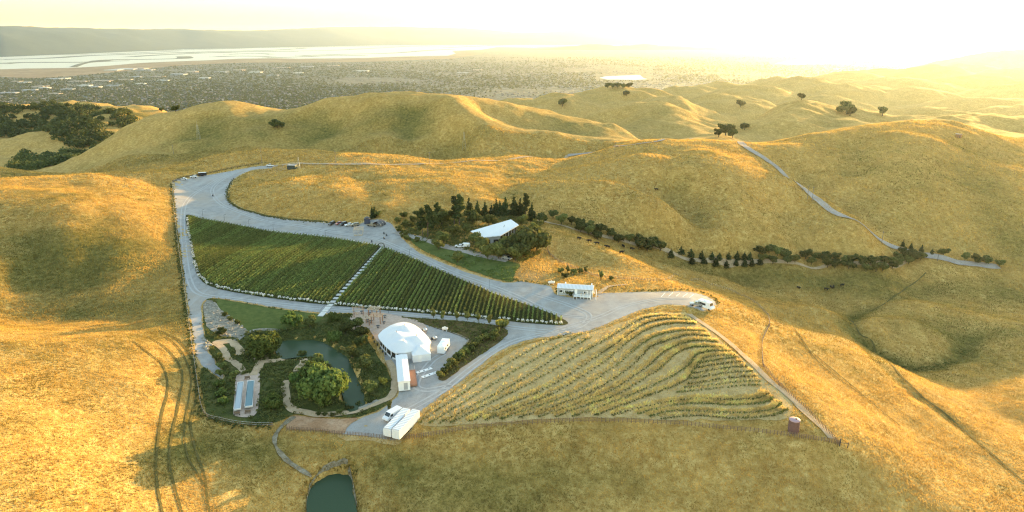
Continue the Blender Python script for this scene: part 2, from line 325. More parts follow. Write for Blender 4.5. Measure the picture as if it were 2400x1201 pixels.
# ---------------------------------------------------------------- object helpers
def tag(o, label=None, cat=None, group=None, kind=None):
    if label: o['label'] = label
    if cat: o['category'] = cat
    if group: o['group'] = group
    if kind: o['kind'] = kind
    return o
def mesh_np(name, V, F, mat, smooth=False, parent=None):
    V = np.asarray(V, np.float32); F = np.asarray(F, np.int32); k = F.shape[1]
    me = bpy.data.meshes.new(name); me.vertices.add(len(V)); me.vertices.foreach_set('co', V.ravel())
    me.loops.add(F.size); me.loops.foreach_set('vertex_index', F.ravel()); me.polygons.add(len(F))
    me.polygons.foreach_set('loop_start', np.arange(0, F.size, k, dtype=np.int32)); me.polygons.foreach_set('loop_total', np.full(len(F), k, np.int32))
    if smooth: me.polygons.foreach_set('use_smooth', np.ones(len(F), bool))
    me.materials.append(MATS[mat] if isinstance(mat, str) else mat); me.update(calc_edges=True); me.validate()
    o = bpy.data.objects.new(name, me); COL.objects.link(o); o.parent = parent; return o
def structure(o): o['kind'] = 'structure'; return o
def resample(pts, s, closed=True):
    P = [np.array(p, float) for p in pts]; out = []
    n = len(P)
    for i in range(n if closed else n - 1):
        a, b = P[i], P[(i+1) % n]; k = max(1, int(np.linalg.norm(b-a) / s))
        for j in range(k): out.append(a + (b-a) * j / k)
    if not closed: out.append(P[-1])
    return np.array(out)
def smooth_line(pts, s, closed=False):        # Catmull-Rom through the points, then even steps
    P = [np.array(p, float) for p in pts]; n = len(P); out = []
    for i in range(n if closed else n - 1):
        g = (lambda k: P[k % n]) if closed else (lambda k: P[min(max(k, 0), n-1)])
        p0, p1, p2, p3 = g(i-1), g(i), g(i+1), g(i+2)
        for t in np.linspace(0, 1, 12, endpoint=False):
            out.append(.5*((2*p1) + (-p0+p2)*t + (2*p0-5*p1+4*p2-p3)*t*t + (-p0+3*p1-3*p2+p3)*t**3))
    if not closed: out.append(P[-1])
    return resample(out, s, closed)
def sheet(name, pts, mat, off=.1, s=2.0, jit=.25, level=None, smooth=True, holes=()):
    """ground cover lying on the terrain: an outline filled with an even net of points"""
    B = smooth_line(pts, s, True) if smooth else resample(pts, s, True)
    B = B + np.stack([fbm(B[:,0], B[:,1], 3, 1, 2), fbm(B[:,0], B[:,1], 3, 2, 2)], 1) * jit * 2
    x0, y0 = B.min(0); x1, y1 = B.max(0)
    gx, gy = np.meshgrid(np.arange(x0, x1, s), np.arange(y0, y1, s)); gx = gx.ravel() + rng.uniform(-.2,.2,gx.size)*s; gy = gy.ravel() + rng.uniform(-.2,.2,gy.size)*s
    ok = inpoly(gx, gy, [tuple(b) for b in B]); gx, gy = gx[ok], gy[ok]
    d = np.full(len(gx), 1e9)
    for b in B: d = np.minimum(d, np.hypot(gx-b[0], gy-b[1]))
    gx, gy = gx[d > .5*s], gy[d > .5*s]
    nb = len(B); pv = [Vector(b) for b in B] + [Vector((a, b)) for a, b in zip(gx, gy)]
    vs, es, fs, *_ = delaunay_2d_cdt(pv, [(i, (i+1) % nb) for i in range(nb)], [list(range(nb))], 1, 1e-4)
    V = np.array([(v.x, v.y) for v in vs]); Z = H(V[:,0], V[:,1]) + off if level is None else np.full(len(V), level)
    F = []
    for f in fs:
        a, b, c = V[f[0]], V[f[1]], V[f[2]]
        F.append(f if (b[0]-a[0])*(c[1]-a[1]) - (b[1]-a[1])*(c[0]-a[0]) > 0 else f[::-1])
    return structure(mesh_np(name, np.column_stack([V, Z]), F, mat, True))
def strip(name, line, width, mat, off=.16, s=1.5, jit=.15, wf=None):
    L = smooth_line(line, s)
    if name == 'hill_road':
        for _ in range(90): L[1:-1] = (L[:-2] + 2*L[1:-1] + L[2:]) / 4
    T = np.gradient(L, axis=0); T /= np.linalg.norm(T, axis=1)[:,None] + 1e-9; N = np.stack([T[:,1], -T[:,0]], 1)
    n = len(L); k = 5; V = []
    w = (np.full(n, width) if wf is None else np.interp(np.linspace(0,1,n), np.linspace(0,1,len(wf)), wf)) * (1 + jit * 2 * fbm(L[:,0], L[:,1], 4, 4, 2))
    for q in range(k):
        p = L + N * (w * (q/(k-1) - .5))[:,None]; V.append(np.column_stack([p, H(p[:,0], p[:,1]) + off]))
    V = np.concatenate(V); F = [(q*n+i, q*n+i+1, (q+1)*n+i+1, (q+1)*n+i) for q in range(k-1) for i in range(n-1)]
    F = [f[::-1] for f in F]
    return structure(mesh_np(name, V, F, mat, True))
# ---------------------------------------------------------------- ground colour zones (where green grass, bare soil, scrub grow)
ZN = np.zeros(GX.shape + (3,))
ZN[..., 0] = .06
def zone(ch, u, v, ru, rv, val, Y=None):
    x, y, z = hit(u, v) if Y is None else PT(u, v, Y)
    x2, y2, z2 = hit(u, v + rv); x3, y3, _ = hit(u, max(100, v - rv))
    rx = ru * (y * cp + (CAMZ - z) * sp_) / FPX; ry = max(3, min(abs(y2 - y), abs(y3 - y)) if abs(y3-y) > 1 else abs(y2-y))
    d = ((GX - x) / rx)**2 + ((GY - y) / ry)**2
    ZN[..., ch] += val * np.exp(-d)
for a in [(0,150,600,260,90,.55),(0,330,560,110,60,.35),(0,200,735,260,45,.75),(0,420,760,60,60,.6),(0,100,640,200,70,.4),(0,300,620,140,60,.35),(0,450,1060,70,90,.5),(0,560,1050,90,60,.6),(0,620,1080,60,60,.5),(0,760,1050,90,30,.6),(0,900,1080,120,45,.6),(0,1000,1130,170,60,.5),(0,1250,1120,200,60,.4),(0,1100,1200,200,60,.45),(0,1500,1130,120,50,.2),
          (0,1850,650,220,35,.65),(0,1560,610,80,22,.5),(0,2060,660,120,30,.6),(0,2250,680,120,25,.45),(0,1700,640,120,30,.5),(0,2050,690,60,16,.6),(0,2370,690,60,30,.6),(0,1480,560,60,18,.5),(0,1350,530,60,14,.5),
          (0,2330,460,120,80,.35),(0,2380,560,60,60,.5),(0,2100,430,100,50,.25),(0,1600,440,60,40,.4),(0,1650,520,60,40,.35),
          (0,700,330,180,40,.5),(0,500,310,120,40,.4),(0,900,300,140,50,.45),(0,620,275,60,18,.4),(0,980,260,60,25,.4),(0,350,380,150,30,.35),(0,480,360,60,20,.3),(0,1350,300,80,25,.5),(0,1500,290,80,25,.4),(0,1100,330,100,30,.35),(0,60,415,90,12,.8),(0,850,350,160,22,.3),
          (0,2180,760,90,30,.55),(0,2090,850,40,14,1.0),(0,2040,815,30,20,.6),(0,2300,790,80,20,.6),(0,2260,830,40,20,.5),(0,2360,860,70,60,.45),
          (0,300,830,60,10,.2),(0,400,860,30,30,.4),(0,420,1000,25,120,.6),(0,400,1070,40,60,.35),(0,40,1000,50,50,.35),(0,60,1150,60,40,.3),
          (0,560,420,20,20,.3),(0,1180,300,50,20,.3),(0,330,270,90,12,1.0),(0,1330,640,50,14,.5),
          (1,1180,640,50,18,.5),(1,1250,650,40,14,.4),(1,690,388,60,6,.5),(1,640,400,50,6,.3),(1,1860,930,14,60,.0),
          (2,150,300,220,26,.0),(2,1430,186,30,5,0)]:
    zone(a[0], *a[1:])
for nr_, f_, g_ in CARVED: ZN[nr_, 0] += f_ * g_
ZN[..., 0] = np.clip(ZN[..., 0], 0, 1.2); ZN = np.clip(ZN, 0, 1.2)
idx = np.arange(NA * NL).reshape(NL, NA)
F = np.stack([idx[:-1,:-1], idx[:-1,1:], idx[1:,1:], idx[1:,:-1]], -1).reshape(-1, 4)
terrain = structure(mesh_np('terrain', np.stack([GX, GY, GZ], -1).reshape(-1, 3), F, 'grassland', True))
ca = terrain.data.color_attributes.new('zone', 'FLOAT_COLOR', 'POINT')
ca.data.foreach_set('color', np.concatenate([ZN.reshape(-1,3), np.ones((NA*NL,1))], 1).astype(np.float32).ravel())
# ---------------------------------------------------------------- the plain, the bay and the far mountains
m = NT('city_plain'); n1, n2, n3 = m.noise(.0006, 4, .6), m.noise(.006, 5, .75), m.noise(.03, 3, .8)
c = m.ramp(n2, [(.32, (.05,.055,.032)), (.5, (.10,.095,.062)), (.66, (.22,.175,.13))])
c = m.mix(m.ramp(n3, [(.56, 0.0), (.68, .8)]), c, (.42,.40,.38)); c = m.mix(m.ramp(n1, [(.35, .0), (.7, .35)]), c, (.06,.085,.045))
m.base(c, .95)
ground_mat('marsh', [(.22,.15,.08), (.34,.23,.13), (.42,.31,.19)], .002, 1)
ground_mat('levee_earth', [(.12,.11,.07), (.17,.15,.10), (.22,.19,.13)], .01, 1)
m = NT('forested_range'); n = m.noise(.002, 5, .7); m.base(m.ramp(n, [(.3,(.025,.042,.036)), (.7,(.05,.07,.055))]), .95)
def grid_plain(name, z, mat, y0=1500, y1=64000):
    ys = np.exp(np.linspace(math.log(y0), math.log(y1), 40)); xs = np.linspace(-1.15, 1.15, 41)
    V = [(x*y, y, z) for y in ys for x in xs]; F = [(j*41+i, j*41+i+1, (j+1)*41+i+1, (j+1)*41+i) for j in range(39) for i in range(40)]
    return structure(mesh_np(name, V, F, mat))
grid_plain('plain', PLAIN, 'city_plain')
def flat(name, uv, z, mat, jit=0):
    pts = [PZ(u, v, z) for u, v in uv]; pts = [np.array(p) for p in pts]
    bm = bmesh.new(); vs = [bm.verts.new(p) for p in pts]; f = bm.faces.new(vs); bm.normal_update()
    if f.normal.z < 0: f.normal_flip()
    bmesh.ops.triangulate(bm, faces=bm.faces[:]); me = bpy.data.meshes.new(name); bm.to_mesh(me); bm.free(); me.materials.append(MATS[mat])
    o = bpy.data.objects.new(name, me); COL.objects.link(o); return structure(o)
flat('marsh', [(-500,172),(0,180),(60,184),(130,182),(250,172),(330,163),(420,154),(520,149),(600,147),(720,147),(850,146),(950,142),(1060,138),(1130,127),(1150,112),(1100,105),(900,100),(0,128),(-500,124)], PLAIN + .6, 'marsh')
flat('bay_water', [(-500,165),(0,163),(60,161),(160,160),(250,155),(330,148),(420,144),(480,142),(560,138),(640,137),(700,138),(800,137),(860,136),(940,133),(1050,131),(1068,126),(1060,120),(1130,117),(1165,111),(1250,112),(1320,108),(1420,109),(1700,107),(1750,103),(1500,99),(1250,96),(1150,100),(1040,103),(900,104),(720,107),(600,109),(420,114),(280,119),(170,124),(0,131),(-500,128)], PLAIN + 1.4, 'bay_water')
for q in [[(1405,183),(1420,179),(1470,177),(1500,176),(1508,183),(1518,186),(1490,188),(1450,187),(1425,187)], [(1815,149),(1850,143),(1890,141),(1920,147),(1985,144),(1980,147),(1925,150),(1860,152)], [(1950,160),(1970,161),(1962,164)]]:
    flat('lake_water', q, PLAIN + 1.4, 'bay_water')
def far_strip(name, uv, w, z, mat):           # a low earth bank across the salt ponds
    V = []; F = []
    P_ = smooth_line([PZ(u, v, z)[:2] for u, v in uv], 400)
    T = np.gradient(P_, axis=0); T /= np.linalg.norm(T, axis=1)[:,None]; N = np.stack([-T[:,1], T[:,0]], 1)
    prof = [(-1, 0), (-.7, 4), (.7, 4), (1, 0)]; w *= 2.2
    for p, n in zip(P_, N):
        for a, h in prof: V.append((p[0]+n[0]*a*w/2, p[1]+n[1]*a*w/2, z+h))
    for i in range(len(P_)-1):
        for k in range(3): F.append((4*i+k, 4*i+k+1, 4*i+k+5, 4*i+k+4))
    return structure(mesh_np(name, V, F, mat))
for uv, w in [([(0,140),(110,137),(210,131),(330,127),(480,122),(640,118),(720,113)],170),([(0,150),(60,147),(210,146),(260,141),(420,138),(430,133)],150),([(170,158),(210,147),(300,143)],50),([(300,134),(400,128),(560,122),(700,121)],150),([(440,124),(520,124),(600,121),(760,119),(850,115),(1000,107),(1060,105)],140),
              ([(500,134),(560,132),(640,133)],130),([(530,128),(600,126),(640,128)],110),([(160,123),(300,121),(500,116),(620,112)],140),([(700,131),(800,128),(920,125),(1000,119),(1060,116)],140),([(0,133),(160,128),(280,126),(420,120)],100),([(680,112),(850,109),(1000,109),(1100,107),(1200,107)],240),([(620,136),(700,134),(780,131),(860,131)],120),([(1040,112),(1120,109),(1240,104),(1400,104)],300)]:
    far_strip('levee', uv, w, PLAIN + 1.4, 'levee_earth')
def mountain(name, prof, Yc, Yb, dep, seed, u0, u1, near_shore=False):
    us = np.linspace(u0, u1, 260); tv = np.interp(us, [p[0] for p in prof], [p[1] for p in prof])
    V = []; K = 14
    for u, v in zip(us, tv):
        if near_shore: vs_ = float(np.interp(u, [-900,0,420,900,1450],[140,130,114,105,102])); Yb = FPX*445/(vs_-86); Yc = Yb*1.25
        for k in range(K):
            t = k / (K-1); Y = Yb + (Yc - Yb) * t if k < K-1 else Yc + dep
            x, y, z = PT(u, v, Yc); x = x / Yc * Y
            zz = (PLAIN - 20) + (z - PLAIN + 20) * (t / (1 - 1/(K-1)))**.8 if k < K-1 else PLAIN - 100
            nz = float(fbm(np.array([x]), np.array([Y]), 2600, seed, 4)[0]) * 260 * (1 - abs(2*t-1.)) + float(fbm(np.array([x]), np.array([Y]), 500, seed+9, 3)[0]) * (28 if k > 1 else 0)
            V.append((x, Y, zz + (nz if 0 < k < K-1 else 0)))
    F = [(i*K+k, (i+1)*K+k, (i+1)*K+k+1, i*K+k+1) for i in range(len(us)-1) for k in range(K-1)]
    return structure(mesh_np(name, V, F, 'forested_range', True))
mountain('mountain_range', [(-900,70),(-300,66),(0,62),(40,61),(100,65),(180,66),(300,68),(420,69),(520,71),(600,71),(680,68),(760,65),(850,64),(930,63),(980,66),(1050,66),(1100,67),(1140,70),(1180,74),(1230,79),(1300,88),(1380,98),(1450,104)], 23000, 17000, 6000, 11, -900, 1450, True)
mountain('mountain_range', [(1000,96),(1100,84),(1200,78),(1290,76),(1340,72),(1400,70),(1470,71),(1540,72),(1600,75),(1700,78),(1800,80),(1900,83),(2100,87),(2400,88),(3200,90)], 46000, 40000, 6000, 31, 1000, 3200)
mountain('low_hills', [(1230,116),(1290,113),(1340,109),(1370,105),(1400,104),(1440,108),(1470,106),(1510,103),(1540,106),(1600,109),(1680,112),(1760,115)], 26000, 25000, 1500, 51, 1230, 1760)
# ---------------------------------------------------------------- roads, yards, paths (sheets lying on the ground)
VINE = poly((437,505),(470,513),(520,522),(580,533),(640,545),(700,551),(760,557),(820,566),(875,576),(896,580),(920,589),(960,604),(1010,626),(1060,647),(1110,668),(1160,690),(1210,707),(1260,724),(1305,742),(1330,756),(1322,763),(1280,762),(1230,758),(1180,753),(1100,745),(1040,740),(960,733),(880,727),(800,719),(740,713),(680,706),(620,698),(560,688),(510,678),(482,666),(465,650),(455,620),(448,580),(441,545))
GRAVEL = poly((405,428),(440,420),(480,412),(530,404),(570,396),(610,390),(650,388),(640,394),(600,398),(572,406),(550,420),(537,440),(533,460),(541,475),(565,490),(610,503),(660,513),(720,519),(770,524),(830,528),(868,516),(895,517),(920,528),(930,545),(945,562),(975,588),(1020,610),(1080,634),(1130,651),(1170,661),(1200,664),(1218,660),(1250,666),(1290,672),(1300,690),(1345,698),(1400,697),(1400,690),(1480,686),(1560,684),(1620,686),(1655,695),(1676,708),(1672,722),(1650,729),(1600,716),(1550,716),(1500,728),(1440,752),(1380,775),(1300,788),(1245,796),(1195,812),(1150,838),(1105,873),(1065,905),(1025,935),(985,965),(960,1000),(935,1029),(880,1026),(808,1020),(813,1002),(840,985),(880,968),(915,946),(938,915),(925,880),(905,845),(890,800),(880,760),(870,736),(820,734),(760,735),(700,728),(640,720),(570,708),(505,698),(482,705),(473,715),(472,735),(478,790),(488,825),(505,850),(522,876),(516,888),(495,872),(474,858),(461,830),(449,760),(438,690),(429,620),(420,560),(412,500),(407,460))
gc = np.array(GRAVEL); gt = np.roll(gc,-1,0) - np.roll(gc,1,0); gt /= np.linalg.norm(gt, axis=1)[:,None]; ar = np.sum(gc[:,0]*np.roll(gc[:,1],-1) - np.roll(gc[:,0],-1)*gc[:,1])
sheet('road_shoulder', [tuple(p) for p in gc + np.stack([gt[:,1], -gt[:,0]], 1) * (1.3 if ar > 0 else -1.3)], 'tilled', .06, 2.2, .6)
sheet('gravel_road', GRAVEL, 'gravel', .10, 2.2, .4)
ground_mat('packed_gravel', [(.39,.385,.38), (.45,.445,.435), (.50,.49,.48)], .5, .03)
for uvs in [[(600,394),(540,408),(480,440),(440,470),(428,520),(434,600),(445,660),(470,690),(540,700),(640,712),(740,722),(800,726),(900,732),(1000,741),(1100,751),(1200,768),(1290,778)],[(560,400),(500,440),(520,480),(600,512),(700,530),(800,548),(880,560),(960,592),(1040,630),(1120,660),(1200,690),(1300,735),(1370,745)],[(1250,690),(1330,715),(1380,740),(1350,770),(1250,788),(1180,812),(1110,860),(1040,915),(980,950),(930,975)],[(1290,780),(1400,745),(1460,720),(1540,703),(1620,702)],[(1060,905),(1000,915),(975,900),(1010,850),(1040,830)]]:
    cl = smooth_line(poly(*uvs), 3); tt = np.gradient(cl, axis=0); tt /= np.linalg.norm(tt, axis=1)[:,None]; nn_ = np.stack([tt[:,1], -tt[:,0]], 1)
    for o_ in (-.85, .85): strip('tyre_track', [tuple(p) for p in cl + nn_*o_], .55, 'packed_gravel', .135, 2.0, .3)
sheet('vineyard_floor', VINE, 'vine_floor', .17, 2.2, .15)
GARDEN = poly((484,704),(505,701),(570,711),(640,723),(700,731),(760,738),(825,737),(838,760),(860,795),(885,835),(905,865),(918,900),(915,940),(890,960),(850,976),(815,980),(740,976),(690,973),(655,988),(600,998),(540,992),(492,980),(478,940),(469,885),(476,862),(495,876),(517,892),(527,878),(508,850),(492,826),(481,790),(476,735))
sheet('garden_ground', GARDEN, 'garden_soil', .14, 2.0, .2)
LAWN = poly((508,704),(560,711),(640,724),(750,740),(745,756),(690,772),(640,775),(585,778),(545,755),(520,735))
sheet('lawn', LAWN, 'lawn_turf', .20, 2.0, .25)
RUB = poly((478,712),(500,708),(530,738),(560,758),(582,778),(562,792),(520,790),(492,772),(480,750))
sheet('rubble_slope', RUB, 'rubble', .20, 1.5, .3)
ISLAND = poly((935,744),(1000,748),(1060,752),(1120,758),(1165,765),(1190,778),(1182,795),(1150,818),(1120,838),(1085,862),(1045,892),(1027,888),(1045,862),(1070,832),(1096,804),(1092,795),(1060,782),(1020,770),(985,758))
sheet('planting_bed', ISLAND, 'island_scrub', .18, 1.6, .25)
BANK = poly((938,547),(955,560),(985,585),(1030,606),(1090,630),(1140,648),(1180,659),(1200,661),(1208,640),(1218,622),(1180,610),(1120,600),(1060,585),(1000,565),(960,548))
sheet('green_bank', BANK, 'lawn_turf', .20, 2.2, .3)
PATIO = poly((828,735),(860,732),(900,735),(930,742),(985,756),(1000,780),(960,840),(935,850),(910,832),(895,815),(880,795),(868,780),(856,768),(840,776),(824,775),(818,760))
sheet('patio', PATIO, 'patio_paver', .24, 1.5, .08)
WASH = poly((688,976),(740,980),(790,984),(838,982),(812,1002),(806,1018),(760,1013),(700,1008),(672,1004))
sheet('dirt_apron', WASH, 'orange_dirt', .18, 1.8, .35)
POOLDECK = poly((556,880),(585,878),(609,880),(606,950),(598,974),(580,980),(556,978),(547,970),(550,930))
sheet('pool_deck', POOLDECK, 'patio_paver', .24, 1.2, .03)
sheet('tilled_vineyard', poly((985,1000),(1020,955),(1070,915),(1120,880),(1180,838),(1250,805),(1340,790),(1400,775),(1470,752),(1520,735),(1580,733),(1620,738),(1680,790),(1740,840),(1790,880),(1830,915),(1860,950),(1840,985),(1750,985),(1650,985),(1550,985),(1400,980),(1280,983),(1130,995)), 'tilled', .10, 2.5, .5)
for nm, uvs, w, mt, off in [
 ('garden_path', [(503,806),(515,812),(528,826),(532,840),(548,850),(565,864),(576,880)], 1.9, 'tan_path', .26),
 ('garden_path', [(503,808),(520,803),(545,802),(552,812),(563,822),(562,834)], 2.2, 'tan_path', .27),
 ('garden_path', [(592,882),(603,868),(612,850),(630,848),(655,846),(680,840)], 2.1, 'tan_path', .28),
 ('garden_path', [(614,846),(610,838)], 3.2, 'tan_path', .27),
 ('garden_path', [(708,840),(712,850),(700,862),(696,872)], 1.9, 'tan_path', .26),
 ('garden_path', [(674,893),(668,908),(672,930),(675,950),(690,963),(715,968),(745,974),(790,972),(830,967),(860,957),(890,944),(915,932),(926,905),(922,870),(910,846)], 1.8, 'tan_path', .28),
 ('boardwalk', [(552,801),(580,783),(605,775),(635,775),(660,777)], 1.5, 'rubble', .30),
 ('entry_lane', [(1210,507),(1230,512),(1290,524),(1350,540),(1420,556),(1500,576),(1580,596),(1650,612),(1730,617),(1850,616),(1950,619),(2050,619),(2140,607),(2200,603)], 2.1, 'tan_path', .3),
 ('hill_road', [(1330,366),(1400,354),(1440,346),(1500,337),(1556,329),(1620,326)], 3.2, 'asphalt', .5),
 ('hill_road', [(1700,330),(1740,342),(1790,372),(1840,408),(1880,442),(1930,478),(1980,512),(2040,546),(2100,577),(2150,598),(2220,612),(2290,622),(2340,627)], 5.6, 'asphalt', .6),
 ('dirt_road', [(660,388),(720,385),(790,386),(880,386),(980,386),(1080,381),(1200,374),(1330,366)], 4, 'tan_path', .4),
 ('house_drive', [(930,545),(950,552),(985,560),(1010,567),(1040,578),(1075,586),(1120,598),(1160,607),(1190,613)], 4.5, 'asphalt', .30),
 ('dirt_track', [(1615,738),(1660,768),(1710,805),(1760,850),(1800,890),(1850,930),(1900,980),(1950,1030)], 2.2, 'tan_path', .26),
 ('footpath', [(1402,690),(1415,680),(1430,672),(1470,668)], 1.6, 'tan_path', .24),
 ('creek_bed', [(690,978),(662,1000),(645,1025),(648,1050),(672,1080),(700,1100),(730,1120)], 1.5, 'wash', .24),
 ('pond_edge', [(722,1205),(726,1150),(738,1124),(766,1098),(795,1087),(815,1086)], .6, 'wash', .30),
 ('pond_edge', [(817,1100),(824,1130),(836,1190)], .5, 'wash', .30),
 ('wheel_rut', [(310,800),(350,830),(380,855),(392,890),(392,925),(378,980),(368,1060),(368,1130),(382,1205)], .5, 'rut', .2),
 ('wheel_rut', [(345,790),(390,818),(420,855),(428,890),(418,950),(402,1030),(398,1090),(412,1150),(428,1205)], .5, 'rut', .2),
 ('wheel_rut', [(390,790),(425,825),(445,870),(447,910),(436,980),(432,1020),(440,1070),(462,1110),(480,1140)], .4, 'rut', .2),
 ('wheel_rut', [(370,775),(420,800),(450,845),(460,920),(452,970),(447,1000),(460,1060),(480,1120),(484,1160),(492,1210)], .55, 'rut', .2),
 ('wheel_rut', [(1870,800),(1930,850),(1990,900),(2060,960),(2110,1000)], .5, 'rut', .25),
 ('wheel_rut', [(1860,770),(1905,835),(1960,885),(2030,935)], .5, 'rut', .25),
 ('wheel_rut', [(1985,740),(2010,775),(2050,820),(2095,862),(2150,920),(2230,985),(2330,1070),(2410,1140)], .7, 'rut', .25),
 ('wheel_rut', [(2040,730),(2080,708),(2130,672),(2170,640)], .7, 'rut', .25),
 ('wheel_rut', [(540,452),(536,470),(560,488),(605,501),(660,511),(720,517),(768,521)], 1.4, 'rut', .24),
 ('wheel_rut', [(1045,860),(1070,832),(1096,803),(1092,794),(1060,781),(1020,769)], .5, 'wash', .28)]:
    strip(nm, poly(*uvs), w * (1.25 if nm == 'garden_path' else .8 if nm == 'creek_bed' else 1), mt, off, 1.5, .5 if nm in ('creek_bed','pond_edge') else .15)
def pond(name, pl, wl):
    c = np.array(pl); m_ = c.mean(0); c = m_ + (c - m_) * 1.06
    o = sheet(name, [tuple(q) for q in c], 'pond_water', 0, 3.0, 0, wl); return o
pond('pond', POND, WL1); pond('pond', POND2, WL2)
# ---------------------------------------------------------------- mesh builder
class MB:
    def __init__(s): s.v = []; s.f = []
    def add(s, V, F):
        n = len(s.v); s.v += [tuple(p) for p in V]; s.f += [tuple(i + n for i in f) for f in F]; return s
    def box(s, x, y, z, sx, sy, sz, rz=0, tx=1, ty=1):      # z = underside; tx, ty taper the top
        c, q = math.cos(rz), math.sin(rz); V = []
        for k, (ax, ay) in ((0, (1, 1)), (1, (tx, ty))):
            for a, b in ((-1,-1),(1,-1),(1,1),(-1,1)):
                px, py = a*sx/2*ax, b*sy/2*ay; V.append((x+px*c-py*q, y+px*q+py*c, z+k*sz))
        return s.add(V, [(3,2,1,0),(4,5,6,7),(0,1,5,4),(1,2,6,5),(2,3,7,6),(3,0,4,7)])
    def cyl(s, p, q, r0, r1=None, n=8):
        r1 = r0 if r1 is None else r1; p, q = Vector(p), Vector(q); d = (q-p).normalized(); a = d.orthogonal().normalized(); b = d.cross(a); V = []
        for o, r in ((p, r0), (q, r1)):
            for k in range(n): V.append(o + (a*math.cos(k*2*math.pi/n) + b*math.sin(k*2*math.pi/n))*r)
        return s.add(V, [(k, (k+1)%n, n+(k+1)%n, n+k) for k in range(n)] + [tuple(range(n-1,-1,-1)), tuple(range(n,2*n))])
    def lathe(s, prof, x=0, y=0, n=20):
        V = [(x+r*math.cos(k*2*math.pi/n), y+r*math.sin(k*2*math.pi/n), z) for r, z in prof for k in range(n)]; m_ = len(prof)
        return s.add(V, [(i*n+k, i*n+(k+1)%n, (i+1)*n+(k+1)%n, (i+1)*n+k) for i in range(m_-1) for k in range(n)] + [tuple(range(n-1,-1,-1)), tuple(range((m_-1)*n, m_*n))])
    def prism(s, poly2, y0, y1, axis='y'):              # outline in x,z pushed along y
        n = len(poly2); V = [(a, y0, b) for a, b in poly2] + [(a, y1, b) for a, b in poly2]
        return s.add(V, [tuple(range(n)), tuple(range(2*n-1, n-1, -1))] + [(i, n+i, n+(i+1)%n, (i+1)%n) for i in range(n)])
    def obj(s, name, mat, parent=None, smooth=False, bevel=0):
        me = bpy.data.meshes.new(name); me.from_pydata(s.v, [], s.f); me.materials.append(MATS[mat] if isinstance(mat, str) else mat)
        bm = bmesh.new(); bm.from_mesh(me); bmesh.ops.recalc_face_normals(bm, faces=bm.faces)
        if bevel: bmesh.ops.bevel(bm, geom=bm.edges[:], offset=bevel, segments=2, affect='EDGES', clamp_overlap=True)
        for f in bm.faces: f.smooth = smooth
        bm.to_mesh(me); bm.free()
        o = bpy.data.objects.new(name, me); COL.objects.link(o); o.parent = parent; return o
def thing(name, label, cat, loc=(0,0,0), rz=0, group=None):
    o = bpy.data.objects.new(name, None); COL.objects.link(o); o.location = loc; o.rotation_euler = (0,0,rz); o.empty_display_size = .5
    return tag(o, label, cat, group)
def dup(root, loc, rz=0, sc=None, label=None, group=None):
    def cp_(o, par):
        c = o.copy(); COL.objects.link(c)
        if par is not None: c.parent = par
        for ch in KIDS.get(o.name, []): cp_(ch, c)
        return c
    r = cp_(root, None); r.location = loc; r.rotation_euler = (0,0,rz)
    if sc is not None: r.scale = sc if hasattr(sc, '__len__') else (sc,)*3
    if label: r['label'] = label
    if group: r['group'] = group
    return r
KIDS = {}
def kids(root):
    for o in COL.objects:
        if o.parent: 
            l = KIDS.setdefault(o.parent.name, [])
            if o not in l: l.append(o)
def G(u, v, up=0):
    x, y, z = hit(u, v); return Vector((x, y, z + up))
def gz(x, y, up=0): return Vector((x, y, h1(x, y) + up))
ORD = ['first','second','third','fourth','fifth','sixth','seventh','eighth','ninth','tenth','eleventh','twelfth','thirteenth','fourteenth','fifteenth','sixteenth','seventeenth','eighteenth','nineteenth','twentieth']
TENS = {2:'twenty',3:'thirty',4:'forty',5:'fifty',6:'sixty',7:'seventy',8:'eighty',9:'ninety'}
def ordn(i):                       # 0 -> first
    n = i + 1
    if n <= 20: return ORD[i]
    h = ''
    if n > 100: h = 'hundred and '; n -= 100
    if n <= 20: return h + ORD[n-1]
    t, o = divmod(n, 10)
    return h + (TENS[t][:-1] + 'ieth' if o == 0 else TENS[t] + '-' + ORD[o-1])
# ---------------------------------------------------------------- foliage
def leafmat(name, c1, c2, c3, trans=.35):
    m = NT(name); oi = m.new('ShaderNodeObjectInfo'); f = m.noise(.9, 3, .7)
    c = m.ramp(f, [(.3, c1), (.5, c2), (.72, c3)])
    hs = m.new('ShaderNodeHueSaturation'); hs.inputs['Hue'].default_value = .5; m.l(c, hs.inputs['Color'])
    m.l(m.math('ADD', .72, m.math('MULTIPLY', oi.outputs['Random'], .6)), hs.inputs['Value']); m.l(m.math('ADD', .485, m.math('MULTIPLY', oi.outputs['Random'], .03)), hs.inputs['Hue'])
    m.base(hs.outputs[0], .85); m.b.inputs['Specular IOR Level'].default_value = .12
    tr = m.new('ShaderNodeBsdfTranslucent'); m.l(hs.outputs[0], tr.inputs['Color']); mx = m.new('ShaderNodeMixShader'); mx.inputs[0].default_value = trans
    m.l(m.b.outputs[0], mx.inputs[1]); m.l(tr.outputs[0], mx.inputs[2]); m.l(mx.outputs[0], m.o.inputs['Surface']); return m.m
leafmat('leaf_oak', (.048,.06,.02), (.085,.10,.032), (.16,.16,.055))
leafmat('leaf_olive', (.085,.10,.03), (.15,.165,.05), (.25,.24,.08))
leafmat('leaf_willow', (.075,.11,.028), (.12,.165,.042), (.19,.235,.07))
leafmat('leaf_conifer', (.03,.045,.018), (.05,.07,.026), (.095,.11,.04))
leafmat('leaf_yellow', (.20,.17,.03), (.32,.27,.05), (.42,.36,.08))
leafmat('leaf_vine', (.10,.135,.035), (.17,.205,.055), (.27,.285,.09))
M('bark', (.10,.075,.055), .95, .3, 3)
